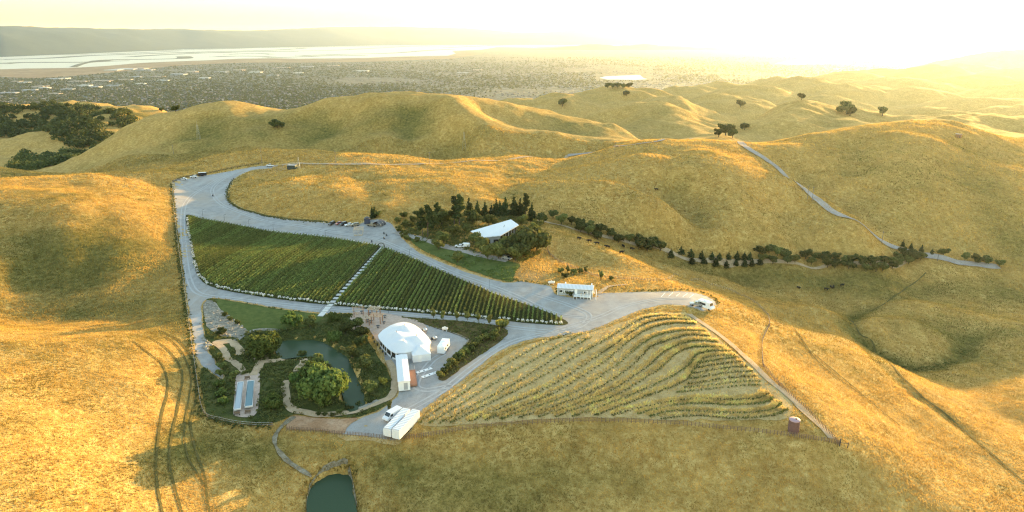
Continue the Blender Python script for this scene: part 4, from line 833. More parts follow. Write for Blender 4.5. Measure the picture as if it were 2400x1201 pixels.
for i, L in enumerate(CURXY):
    P_, N_ = [], []
    for p in L[::1]:
        s = rng.uniform(.15, .85); k = 14; d = rng.normal(0,1,(k,3)); d /= np.linalg.norm(d, axis=1)[:,None]
        q = p + rng.normal(0,.12,2); P_.append(np.array([q[0], q[1], h1(*q) + .5*s + .1]) + d*np.array([.32,.32,.4])*s); N_.append(d)
        k = 6; d = rng.normal(0,1,(k,3)); d[:,2] = abs(d[:,2]); P_.append(np.column_stack([p[None] + rng.uniform(-.5,.5,(k,2)), np.full(k, h1(*p)+.22)])); N_.append(d)
    V, F = leaves(np.concatenate(P_), np.concatenate(N_), .13, 400+i)
    tag(mesh_np('young_vine_row', V, F, 'leaf_olive'), f'{ordn(i)} curving row of young vines counted from the gravel road across the slope', 'vine row', 'curving rows of young vines')
# dry grass : blades standing on the hills (uncountable)
m = NT('dry_grass'); at = m.new('ShaderNodeAttribute', attribute_name='tint'); m.base(at.outputs['Color'], .9); m.b.inputs['Specular IOR Level'].default_value = .1
tr = m.new('ShaderNodeBsdfTranslucent'); m.l(at.outputs['Color'], tr.inputs['Color']); mx = m.new('ShaderNodeMixShader'); mx.inputs[0].default_value = .4
m.l(m.b.outputs[0], mx.inputs[1]); m.l(tr.outputs[0], mx.inputs[2]); m.l(mx.outputs[0], m.o.inputs['Surface'])
def zs(ch, x, y):
    fa = np.clip((np.arctan2(x, y) - A0)/(A1-A0)*(NA-1), 0, NA-1).astype(int); fl = np.clip((np.log(np.hypot(x,y)) - L0)/(L1-L0)*(NL-1), 0, NL-1).astype(int); return ZN[fl, fa, ch]
def tufts(name, label, x, y, hgt, wid, nb, seed, off=0, bright=1.0, gadd=0):
    g = np.random.default_rng(seed); n = len(x); s = g.uniform(.55,1.3,n) * (1 + .6*fbm(x, y, 9, 17, 2)); a = g.uniform(0, 6.28, (n, nb)); lean = g.uniform(.1,.7,(n,nb))
    px = x[:,None] + g.normal(0,.35*wid,(n,nb)); py = y[:,None] + g.normal(0,.35*wid,(n,nb)); pz = np.repeat((H(x, y)+off)[:,None], nb, 1); h = hgt*s[:,None]*g.uniform(.6,1.2,(n,nb)); w = wid*.32
    ca_, sa_ = np.cos(a), np.sin(a)
    V = np.stack([np.stack([px-ca_*w, py-sa_*w, pz-.08], -1), np.stack([px+ca_*w, py+sa_*w, pz-.08], -1), np.stack([px-sa_*lean*h + ca_*w*.3, py+ca_*lean*h + sa_*w*.3, pz+h], -1)], 2).reshape(-1,3)
    o = mesh_np(name, V, np.arange(len(V)).reshape(-1,3), 'dry_grass')
    gr = np.clip(zs(0, x, y) + gadd + fbm(x, y, 40, 5)*.8 + fbm(x, y, 9, 6)*.7 + fbm(x, y, 2.6, 61, 2)*.55, 0, 1); c = np.array([.57,.365,.105])*(1-gr[:,None]) + np.array([.24,.20,.055])*gr[:,None]
    c = c * g.uniform(.78,1.25,(n,1)) * (1 + .55*fbm(x, y, 3.2, 63, 2))[:,None] * bright; c = np.minimum(c, .85) if bright < 1.3 else np.minimum(c*np.array([.88,1.0,1.3]), .85)
    col = np.repeat(np.concatenate([c, np.ones((n,1))], 1), nb*3, 0).astype(np.float32)
    at_ = o.data.color_attributes.new('tint', 'FLOAT_COLOR', 'POINT'); at_.data.foreach_set('color', col.ravel())
    return tag(o, label, 'grass', None, 'stuff')
TILL = poly((985,1000),(1020,955),(1070,915),(1120,880),(1180,838),(1250,805),(1340,790),(1400,775),(1470,752),(1520,735),(1580,733),(1620,738),(1680,790),(1740,840),(1790,880),(1830,915),(1860,950),(1840,985),(1750,985),(1650,985),(1550,985),(1400,980),(1280,983),(1130,995))
def field(y0, y1, dens, um0=-200, um1=2600):
    hw0 = 1500/FPX*(y1*cp + 40); n = int((y1-y0)*2*hw0*dens); x = rng.uniform(-hw0,hw0,n); y = rng.uniform(y0,y1,n); u = in_img(x, y, H(x,y)); k = (u > um0) & (u < um1)
    x, y = x[k], y[k]; k = np.ones(len(x), bool)
    for a in (GRAVEL, GARDEN, TILL, BANK, WASH, VINE, POND2): k &= ~inpoly(x, y, a)
    return x[k], y[k]
x, y = field(105, 230, 5.5); tufts('dry_grass', 'dry golden grass covering the nearest slopes below the fence', x, y, .38, .22, 3, 51)
x, y = field(230, 400, 2.2); tufts('dry_grass', 'dry golden grass on the middle slopes and the left hill', x, y, .52, .36, 3, 52)
x, y = field(400, 640, .75); tufts('dry_grass', 'dry golden grass on the farther spurs and ridges', x, y, .75, .6, 3, 53)
L = np.concatenate([smooth_line(poly((722,1205),(724,1150),(736,1124),(766,1097),(795,1087),(818,1087),(829,1110),(827,1150),(836,1205)), .35) for _ in range(3)]); L = L + rng.normal(0, .55, L.shape); tufts('pond_reeds', 'rough green grass and reeds fringing the lower pond', L[:,0], L[:,1], .6, .3, 4, 57, 0, .9, .7)
bx, by = [], []
for i, L in enumerate(CURXY):
    for r_ in range(9 if i in (4,5,6,8,9,11,19,20,21) else 5):
        if i in (0,1,2) and r_ > 1: continue
        if 12 <= i <= 18 and r_ > 1: continue
        T = np.gradient(L, axis=0); T /= np.linalg.norm(T, axis=1)[:,None]; N = np.stack([-T[:,1], T[:,0]], 1); o_ = 1.2 + rng.normal(0,.38,len(L)); q = L + N*o_[:,None] + rng.normal(0,.3,L.shape); bx.append(q[:,0]); by.append(q[:,1])
x, y = np.concatenate(bx), np.concatenate(by); x = np.concatenate([x, x+.35]); y = np.concatenate([y, y+.3]); tufts('dry_grass', 'tall pale straw left standing between the young vine rows', x, y, .55, .34, 3, 54, .1, 1.5, -.6)  # pale straw, its colour raised further to stand in for sunlight
x, y = scatter(TILL, 1.6); tufts('dry_grass', 'thin stubble on the tilled ground of the young vineyard', x, y, .3, .3, 2, 55, .1, 1.1, .0)
# ---------------------------------------------------------------- built things
M('white_paint', (.78,.78,.77), .5, .05, .8); M('white_metal', (.74,.75,.77), .35, .05, 1.2, 0, .5); M('grey_siding', (.36,.37,.38), .8, .07, 2); M('dark_glass', (.02,.024,.028), .08, .1, 2, 0, .6)
M('black_rubber', (.018,.018,.02), .8, .2, 6); M('dark_metal', (.05,.052,.055), .5, .2, 3); M('weathered_wood', (.20,.145,.10), .9, .3, 2.5); M('pale_timber', (.52,.42,.31), .85, .2, 2)
M('red_wood', (.30,.16,.09), .85, .2, 2); M('grey_pole', (.22,.19,.16), .9, .2, 2); M('steel', (.48,.49,.50), .3, .1, 2, .8); M('rust_tank', (.15,.085,.075), .75, .3, 1.2); M('dark_green', (.045,.065,.055), .7, .2, 2); M('brown_deck', (.28,.15,.10), .85, .25, 2)
M('cow_hide', (.02,.017,.015), .8, .3, 3); M('blue_tarp', (.05,.06,.10), .6, .2, 2); M('stone', (.30,.275,.23), .95, .25, 1.2); M('cream_tank', (.74,.66,.58), .5, .06, 2); M('shade_cloth', (.52,.33,.20), .9, .15, 2); M('pallid_concrete', (.62,.61,.58), .9, .1, 1); M('charcoal_roof', (.07,.07,.08), .6, .15, 1)
def canvas():
    m = NT('tent_canvas'); f = m.noise(.5, 4, .6); m.base(m.mix(f, (.74,.77,.82), (.84,.85,.87)), .6)
    tr = m.new('ShaderNodeBsdfTranslucent'); tr.inputs['Color'].default_value = (.75,.75,.72,1); mx = m.new('ShaderNodeMixShader'); mx.inputs[0].default_value = .18
    m.l(m.b.outputs[0], mx.inputs[1]); m.l(tr.outputs[0], mx.inputs[2]); m.l(mx.outputs[0], m.o.inputs['Surface'])
canvas()
def ribbed(name, c, scale):
    m = NT(name); w = m.new('ShaderNodeTexWave'); w.inputs['Scale'].default_value = scale; w.bands_direction = 'Y'; tc = m.new('ShaderNodeTexCoord'); m.l(tc.outputs['Object'], w.inputs['Vector'])
    f = m.noise(.8, 4); m.base(m.mix(m.ramp(w.outputs['Fac'], [(.1, 0.0), (.3, 1.0)]), tuple(x*.68 for x in c), m.mix(f, tuple(x*.93 for x in c), c)), .45); m.bump(w.outputs['Fac'], .4, .05); return m.m
ribbed('ribbed_white', (.74,.75,.76), .42); ribbed('roof_sheet', (.76,.77,.79), .6)
def yaw_of(a, b): return math.atan2(b[1]-a[1], b[0]-a[0])
# --- the big sailcloth tent
def sail_tent():
    gr = h1(*PZ(948, 800, 0)[:2]); zr = gr + 2.9
    z6p = lambda l, z: [PZ(800 + a/6.004, 720 + b/6.004, z)[:2] for a, b in l]
    out = z6p([(515,395),(580,325),(690,258),(790,222),(880,212),(960,222),(1040,255),(1115,310),(1175,370),(1225,425),(1265,490),(1240,535),(1180,570),(1060,605),(890,645),(760,645),(690,610),(620,550),(560,485),(525,440)], zr)
    pk = z6p([(772,300),(885,205),(868,420),(1058,352)], gr + 6.4)
    c = np.array(out).mean(0); org = Vector((c[0], c[1], gr))
    root = thing('event_tent', 'big white sailcloth tent with pointed peaks beside the patio', 'tent', org)
    B = resample(out, .55); x0, y0 = B.min(0); x1, y1 = B.max(0); gx, gy = np.meshgrid(np.arange(x0,x1,.55), np.arange(y0,y1,.55)); gx, gy = gx.ravel(), gy.ravel(); k = inpoly(gx, gy, [tuple(b) for b in B]); gx, gy = gx[k], gy[k]
    d = np.min(np.hypot(gx[:,None]-B[:,0], gy[:,None]-B[:,1]), 1); gx, gy = gx[d>.3], gy[d>.3]; n = len(B)
    vs, es, fs, *_ = delaunay_2d_cdt([Vector(b) for b in B] + [Vector(q) for q in zip(gx, gy)], [(i,(i+1)%n) for i in range(n)], [list(range(n))], 1, 1e-4)
    V = np.array([(v.x, v.y) for v in vs]); de = np.min(np.hypot(V[:,0][:,None]-B[:,0], V[:,1][:,None]-B[:,1]), 1)
    hh = 2.9 + .75*(1 - np.exp(-de/3.0)); pkh = np.zeros(len(V))
    for p in pk: r = np.hypot(V[:,0]-p[0], V[:,1]-p[1]); pkh = np.maximum(pkh, 2.9*np.exp(-r/1.7)*np.minimum(1, de/1.0))
    hh = hh + pkh
    nbv = [set() for _ in V]
    for f in fs:
        for a, b in ((0,1),(1,2),(2,0)): nbv[f[a]].add(f[b]); nbv[f[b]].add(f[a])
    for _ in range(7):
        h2 = np.array([np.mean([hh[j] for j in nb_]) if nb_ else hh[i_] for i_, nb_ in enumerate(nbv)]); hh = np.where(de > .25, .4*hh + .6*h2, hh)
    rl = mesh_np('roof', np.column_stack([V - c, hh]), fs, 'tent_canvas', True, root)
    W = MB(); Q = [(np.array(q)-c)*.955 for q in out]; nq = len(Q)
    for i in range(nq):
        a, b = Q[i], Q[(i+1)%nq]; W.add([(*a,-.2),(*b,-.2),(*b,2.95),(*a,2.95)], [(0,1,2,3)])
    W.obj('wall', 'tent_canvas', root)
    fr = [np.array(q)-c for q in out]; V_ = MB()
    for i in range(nq):
        a, b = fr[i]*.995, fr[(i+1)%nq]*.995; V_.add([(*a,2.62),(*b,2.62),(*b,2.93),(*a,2.93)], [(0,1,2,3)])
    V_.obj('valance', 'tent_canvas', root)
    for i in (14,15,16,17,18,19):
        a, b = Q[i]*1.006, Q[(i+1)%nq]*1.006; m_ = max(1, int(np.linalg.norm(b-a)/1.9))
        for j in range(m_):
            p = a+(b-a)*(j+.12)/m_; q = a+(b-a)*(j+.88)/m_; MB().add([(*p,.7),(*q,.7),(*q,2.3),(*p,2.3)], [(0,1,2,3)]).obj('window', 'dark_glass', root)
    for p in pk: MB().cyl((p[0]-c[0], p[1]-c[1], 0), (p[0]-c[0], p[1]-c[1], 5.6), .07).obj('mast', 'weathered_wood', root)
sail_tent()
def hip_tent(u, v, rz, sx, sy, label):
    p = G(u, v); root = thing('canopy_tent', label, 'tent', p, rz)
    MB().box(0,0,-.2,sx,sy,2.7).obj('wall', 'tent_canvas', root)
    b = MB(); e = .12; b.add([(-sx/2-e,-sy/2-e,2.45),(sx/2+e,-sy/2-e,2.45),(sx/2+e,sy/2+e,2.45),(-sx/2-e,sy/2+e,2.45),(0,-.3,4.1),(0,.3,4.1)], [(0,1,4),(1,2,5,4),(2,3,5),(3,0,4,5)]); b.obj('roof', 'tent_canvas', root)
    MB().box(-.6,-sy/2-.03,0,1.0,.05,2.0).obj('door', 'white_paint', root)
hip_tent(986, 838, R(14), 5.6, 6.6, 'small square white canopy tent attached to the big tent')
# --- long shed
def shed():
    gr = -.8; a, b = np.array(PZ(940.5, 832, gr+2.8)[:2]), np.array(PZ(947, 893, gr+2.8)[:2]); c = (a+b)/2; L = np.linalg.norm(b-a); rz = yaw_of(b, a) - R(90); w = 3.3
    root = thing('long_shed', 'long narrow white shed with ribbed roof below the tent', 'shed', (c[0], c[1], gr), rz)
    MB().box(0,0,-.3,w,L,2.9).obj('wall', 'white_paint', root)
    b_ = MB(); b_.prism([(-w/2-.15,2.62),(w/2+.15,2.62),(w/2+.15,2.72),(0,2.95),(-w/2-.15,2.72)], -L/2-.2, L/2+.2); b_.obj('roof', 'roof_sheet', root)
    MB().box(.4,-L/2-.03,0,1.1,.06,2.1).obj('door', 'grey_siding', root)
    MB().box(w/2+1.1,-L*.12,-.2,2.0,L*.55,.6).obj('deck', 'brown_deck', root)
    for j in range(2): MB().box(w/2+.25+j*1.7,L*.18,.3,.06,.06,1.2).obj('railing_post', 'white_paint', root)
    t = thing('wheeled_bin', 'dark blue lidded bin at the lower end of the ribbed shed', 'bin', G(951, 909), rz); MB().box(0,0,.15,1.0,.8,.95,0,1.15,1.15).obj('bin_body', 'blue_tarp', t); MB().box(0,0,1.12,1.2,.98,.09).obj('lid', 'dark_metal', t)
shed()
# --- trailers and containers
def container(label, ua, va, ub, vb, w, h, gr, grp):
    a, b = np.array(PZ(ua, va, gr+h)[:2]), np.array(PZ(ub, vb, gr+h)[:2]); c = (a+b)/2; L = np.linalg.norm(b-a); rz = yaw_of(a, b) - R(90)
    root = thing('box_trailer', label, 'trailer', (c[0], c[1], gr), rz, grp)
    MB().box(0,0,.35,w,L,h-.45).obj('body', 'white_metal', root, bevel=.03)
    MB().box(0,0,h-.1,w-.06,L-.06,.12).obj('roof', 'ribbed_white', root)
    MB().box(0,0,.1,w*.8,L*.9,.25).obj('chassis', 'dark_metal', root)
    for s in (-1,1): MB().box(s*.58,-L/2-.02,.5,1.05,.05,h-.8).obj('rear_door', 'white_metal', root)
    for s in (-1,1):
        for q in (-.7,.5): MB().cyl((s*(w/2-.28),q,.32), (s*(w/2-.02),q,.32), .36, n=12).obj('wheel', 'black_rubber', root)
container('long white box trailer nearest the white van', 907, 1005, 953, 957, 2.05, 2.65, -2.1, 'pair of long white trailers'); container('long white box trailer on the vineyard side of its twin', 927, 1008, 975.5, 960, 2.1, 2.95, -2.1, 'pair of long white trailers')
def rv(u, v, rz, L, label):
    root = thing('travel_trailer', label, 'trailer', G(u, v), rz); w, h = 2.4, 2.9
    b = MB(); b.prism([(-L/2,.45),(L/2-.4,.45),(L/2,.95),(L/2-.25,h),(-L/2+.15,h),(-L/2,h-.3)], -w/2, w/2); b.obj('body', 'white_metal', root, bevel=.04)
    for q in (-L*.2, L*.18): MB().box(q,0,h,.7,.7,.16).obj('roof_vent', 'white_paint', root)
    for q in (-L*.28, L*.05): MB().box(q,-w/2-.02,1.5,1.1,.06,.6).obj('window', 'dark_glass', root)
    MB().box(L*.28,-w/2-.02,.6,.7,.05,1.9).obj('door', 'white_paint', root)
    for s in (-1,1):
        for q in (-.45,.4): MB().cyl((q,s*(w/2-.25),.33),(q,s*(w/2+.01),.33),.34,n=12).obj('wheel', 'black_rubber', root)
    MB().cyl((L/2-.2,0,.5),(L/2+1.1,0,.45),.06).obj('tow_bar', 'dark_metal', root)
rv(1040, 822, R(80), 6.6, 'white travel trailer parked right of the big tent')
# --- vehicles
M('car_white', (.76,.76,.77), .3, .04, 1, 0, .5); M('car_black', (.02,.02,.023), .25, .1, 1, 0, .6); M('car_red', (.30,.03,.022), .3, .1, 1, 0, .6); M('car_silver', (.38,.39,.40), .3, .08, 1, .5, .5); M('car_tan', (.30,.25,.18), .35, .08, 1, .2, .5); M('headlamp', (.8,.8,.78), .15, .03, 2, 0, .8); M('tail_lamp', (.35,.02,.015), .3, .1, 2, 0, .6)
BOD = {'sedan': ([(-2.25,.35),(2.2,.35),(2.3,.6),(2.2,.82),(1.2,.95),(-1.6,1.0),(-2.25,.92),(-2.32,.6)], [(-1.75,.96),(1.15,.93),(.35,1.42),(-1.05,1.45)], 1.78, (-1.35,1.4), .33),
 'suv': ([(-2.3,.4),(2.25,.4),(2.35,.7),(2.25,1.0),(1.2,1.1),(-2.2,1.12),(-2.36,.75)], [(-2.2,1.1),(1.15,1.08),(.45,1.68),(-1.95,1.72)], 1.88, (-1.4,1.42), .37),
 'pickup': ([(-2.8,.5),(2.7,.5),(2.8,.8),(2.7,1.1),(1.4,1.2),(-.6,1.22),(-2.8,1.18),(-2.85,.8)], [(-.75,1.2),(1.35,1.18),(.7,1.8),(-.6,1.84)], 1.95, (-1.75,1.75), .4),
 'van': ([(-2.8,.4),(2.5,.4),(2.75,.7),(2.65,1.15),(1.9,1.45),(1.25,2.25),(-2.75,2.3),(-2.85,1.2)], None, 2.0, (-1.75,1.75), .36)}
def car(kind, paint, label, u, v, rz, group=None, pos=None, cat=None, sc=1.0):
    prof, cab, w, ax, wr = BOD[kind]; root = thing({'sedan':'parked_car','suv':'parked_car','pickup':'pickup_truck','van':'delivery_van'}[kind], label, cat or {'sedan':'car','suv':'car','pickup':'pickup','van':'van'}[kind], pos or G(u, v, .12), rz, group); root.scale = (sc,)*3
    MB().prism(prof, -w/2, w/2).obj('body', paint, root, bevel=.06)
    if cab:
        n = MB(); (a, za), (b, zb), (c_, zc), (d, zd) = cab; wi = w*.46; wt = w*.38
        n.add([(a,-wi,za),(b,-wi,zb),(b,wi,zb),(a,wi,za),(d,-wt,zd),(c_,-wt,zc),(c_,wt,zc),(d,wt,zd)], [(0,1,5,4),(1,2,6,5),(2,3,7,6),(3,0,4,7)]); n.obj('window', 'dark_glass', root)
        MB().add([(d-.06,-wt-.02,zd),(c_+.05,-wt-.02,zc),(c_+.05,wt+.02,zc),(d-.06,wt+.02,zd),(d+.1,-wt*.9,zd+.06),(c_-.1,-wt*.9,zc+.06),(c_-.1,wt*.9,zc+.06),(d+.1,wt*.9,zd+.06)], [(4,5,6,7),(0,1,5,4),(1,2,6,5),(2,3,7,6),(3,0,4,7)]).obj('roof', paint, root)
        for s in (-1,1): MB().add([((a+b)/2-.06,s*wi*1.02,za),((a+b)/2+.06,s*wi*1.02,za),((c_+d)/2+.05,s*(wt+.015),zd),((c_+d)/2-.05,s*(wt+.015),zd)], [(0,1,2,3)]).obj('pillar', paint, root)
        if kind == 'pickup': MB().box(-1.85,0,1.19,1.8,w*.82,.05).obj('load_bed', 'black_rubber', root)
    else:
        MB().add([(1.97,-w*.42,1.47),(1.97,w*.42,1.47),(1.34,w*.4,2.2),(1.34,-w*.4,2.2)], [(0,1,2,3)]).obj('windscreen', 'dark_glass', root)
        for s in (-1,1): MB().box(1.1,s*(w/2+.005),1.35,.9,.03,.62).obj('window', 'dark_glass', root)
    for x_ in ax:
        for s in (-1,1): MB().cyl((x_,s*(w/2-.2),wr),(x_,s*(w/2+.02),wr),wr,n=14).obj('wheel', 'black_rubber', root)
    xf = max(p[0] for p in prof)
    for s in (-1,1): MB().box(xf-.05,s*w*.36,.68,.12,.3,.16).obj('headlight', 'headlamp', root); MB().box(-xf+.0,s*w*.4,.78,.1,.2,.2).obj('tail_light', 'tail_lamp', root)
    return root
for (u, v, k, pt, rz, lb) in [(777.5,527.5,'suv','car_black',-112,'dark car at the left end of the row below the golden knoll'),(795,526.5,'sedan','car_red',-125,'red car, second in the row below the golden knoll'),(804.5,528.5,'suv','car_black',-122,'dark car between a red car and a white one'),(818,530,'sedan','car_white',-150,'white sedan, fourth in the row below the golden knoll'),(832,530.5,'suv','car_tan',-155,'tan car at the right end of the row below the golden knoll'),(872,531,'pickup','car_tan',-18,'tan pickup in front of the dark car shelter')]: car(k, pt, lb, u, v, R(rz), 'cars parked below the golden knoll')
car('sedan', 'car_white', 'small white car at the left end of the top gravel lot', 430, 422.5, R(195), 'vehicles on the top gravel lot'); car('suv', 'car_white', 'white sport utility in front of a dark enclosed trailer', 454, 417.5, R(195), 'vehicles on the top gravel lot')
car('pickup', 'car_white', 'white pickup on the crest track above the loop road', 633, 391, R(160)); car('van', 'car_white', 'white panel van beside two long white trailers', 920, 981, R(233))
car('pickup', 'car_silver', 'open pickup on the right gravel lot beside a white camper', 1634, 718, R(170))
t = thing('enclosed_trailer', 'dark enclosed trailer behind the white sport utility', 'trailer', G(475, 413, .1), R(15)); MB().box(0,0,.4,5.2,2.2,2.0).obj('body', 'car_black', t, bevel=.05); MB().box(0,0,2.4,5.1,2.1,.06).obj('roof', 'white_metal', t)
for s in (-1,1):
    for q in (-.5,.4): MB().cyl((q,s*.95,.33),(q,s*1.12,.33),.34,n=12).obj('wheel', 'black_rubber', t)
def camper():
    root = thing('camper_van', 'white camper at the rounded end of the right gravel lot', 'camper', G(1655, 724, .1), R(-52)); b = MB(); b.prism([(-3.1,.5),(2.9,.5),(3.1,.9),(2.9,1.4),(2.2,1.6),(1.9,2.9),(-3.1,2.9)], -1.15, 1.15); b.obj('body', 'car_white', root, bevel=.08)
    MB().box(-3.13,0,1.5,.06,1.5,.75).obj('window', 'dark_glass', root)
    for s in (-1,1): MB().box(-.9,s*1.16,1.45,2.6,.06,.8).obj('window', 'dark_glass', root)
    MB().add([(2.24,-.9,1.65),(2.24,.9,1.65),(1.97,.85,2.6),(1.97,-.85,2.6)], [(0,1,2,3)]).obj('windscreen', 'dark_glass', root); MB().box(-.6,0,2.9,1.2,.8,.18).obj('roof_vent', 'white_paint', root)
    for x_ in (-1.9,2.0):
        for s in (-1,1): MB().cyl((x_,s*.95,.38),(x_,s*1.17,.38),.38,n=14).obj('wheel', 'black_rubber', root)
    for s in (-1,1): MB().box(3.02,s*.8,.95,.1,.35,.2).obj('headlight', 'headlamp', root)
camper()
# --- dark car shelter and red-brown stacks beside it
def shelter():
    root = thing('car_shelter', 'dark arched car shelter at the end of the car row', 'shelter', G(889, 529, .1), R(-20)); b = MB(); n = 10; W_, L_ = 2.6, 5.0
    for i in range(n):
        a, c_ = math.pi*i/n, math.pi*(i+1)/n; b.add([(W_*math.cos(a),-L_/2,2.4*math.sin(a)+.2),(W_*math.cos(c_),-L_/2,2.4*math.sin(c_)+.2),(W_*math.cos(c_),L_/2,2.4*math.sin(c_)+.2),(W_*math.cos(a),L_/2,2.4*math.sin(a)+.2)], [(0,1,2,3)])
    b.obj('cover', 'charcoal_roof', root)
    for q in (-L_/2, 0, L_/2): 
        f = MB(); [f.cyl(((W_+.02)*math.cos(math.pi*i/8),q,2.42*math.sin(math.pi*i/8)+.2),((W_+.02)*math.cos(math.pi*(i+1)/8),q,2.42*math.sin(math.pi*(i+1)/8)+.2),.05,n=5) for i in range(8)]; f.obj('hoop', 'steel', root)
    root = thing('tool_shed', 'small dark tarped hut under the conifers by the cars', 'shed', G(861, 524, .1), R(10)); MB().box(0,0,0,3,2.6,2.6).obj('wall', 'blue_tarp', root); MB().prism([(-1.7,2.55),(1.7,2.55),(0,3.5)], -1.5, 1.5).obj('roof', 'charcoal_roof', root)
shelter()
def frame_pavilion():
    root = thing('timber_frame', 'pale open timber frame standing on the gravel by the cars', 'pavilion', G(841, 549, .1), R(6))
    for a in (-2.1,0,2.1):
        for b_ in (-2.6,2.6): MB().box(a,b_,0,.16,.16,2.7).obj('post', 'pale_timber', root)
    for b_ in (-2.6,2.6): MB().box(0,b_,2.7,4.8,.14,.2).obj('beam', 'pale_timber', root)
    r = MB()
    for i in range(12): r.box(-2.2+i*.4,0,2.9,.1,6.2,.14)
    r.obj('rafters', 'pale_timber', root); r = MB()
    for i in range(8): r.box(0,-2.7+i*.77,3.04,4.9,.08,.06)
    r.obj('lattice', 'pale_timber', root)
    for a in (-1.2,1.2): MB().box(a,-3.2,.0,1.8,.45,.5).obj('bench', 'pale_timber', root)
frame_pavilion()
# --- white-roofed house
def house():
    gr = 2.0; zr = gr + 6.0; q = [PZ(u, v, zz) for u, v, zz in [(1103,542,gr+4.6),(1197.5,514.5,gr+6.6),(1216,527.5,gr+6.4),(1173,552.5,gr+4.6),(1130,557,gr+4.2)]]; c = np.mean(q, 0); c[2] = gr
    root = thing('white_roof_house', 'house with large pale slanting roof among the trees', 'house', c); P_ = [np.array(p)-c for p in q]; b = MB(); n = len(P_)
    b.add([tuple(p) for p in P_] + [tuple(p-np.array([0,0,.35])) for p in P_], [tuple(range(n)), tuple(range(2*n-1,n-1,-1))] + [(i,n+i,n+(i+1)%n,(i+1)%n) for i in range(n)]); rf = b.obj('roof', 'roof_sheet', root)
    for s in (.42,.5): p = P_[1]*s*.9+P_[3]*.3; MB().cyl((p[0],p[1],p[2]+.8),(p[0],p[1],p[2]+2.2),.14).obj('flue', 'grey_siding', rf)
    I = [p*np.array([.9,.9,1]) for p in P_]; w = MB()
    for i in range(n): a, d = I[i], I[(i+1)%n]; w.add([(a[0],a[1],-1),(d[0],d[1],-1),(d[0],d[1],d[2]-.36),(a[0],a[1],a[2]-.36)], [(0,1,2,3)])
    w.obj('wall', 'grey_siding', root)
    a, d = I[2]*1.01, I[3]*1.01
    for j in range(6):
        p, r_ = a+(d-a)*(j+.1)/6, a+(d-a)*(j+.9)/6; MB().add([(p[0],p[1],.4),(r_[0],r_[1],.4),(r_[0],r_[1],r_[2]-.6),(p[0],p[1],p[2]-.6)], [(0,1,2,3)]).obj('window', 'dark_glass', root)
    a, d = I[3]*1.01, I[4]*1.01
    for j in range(2):
        p, r_ = a+(d-a)*(j+.2)/2, a+(d-a)*(j+.8)/2; MB().add([(p[0],p[1],.8),(r_[0],r_[1],.8),(r_[0],r_[1],2.6),(p[0],p[1],2.6)], [(0,1,2,3)]).obj('window', 'dark_glass', root)
    car('sedan', 'car_white', 'white car parked on the house drive in the trees', 1078, 580.5, R(170)); car('van', 'car_white', 'white van on the house drive behind a white car', 1090, 579.5, R(170), sc=.8)
    car('suv', 'car_silver', 'silver car half hidden under trees below the house', 1188, 609, R(-30))
house()
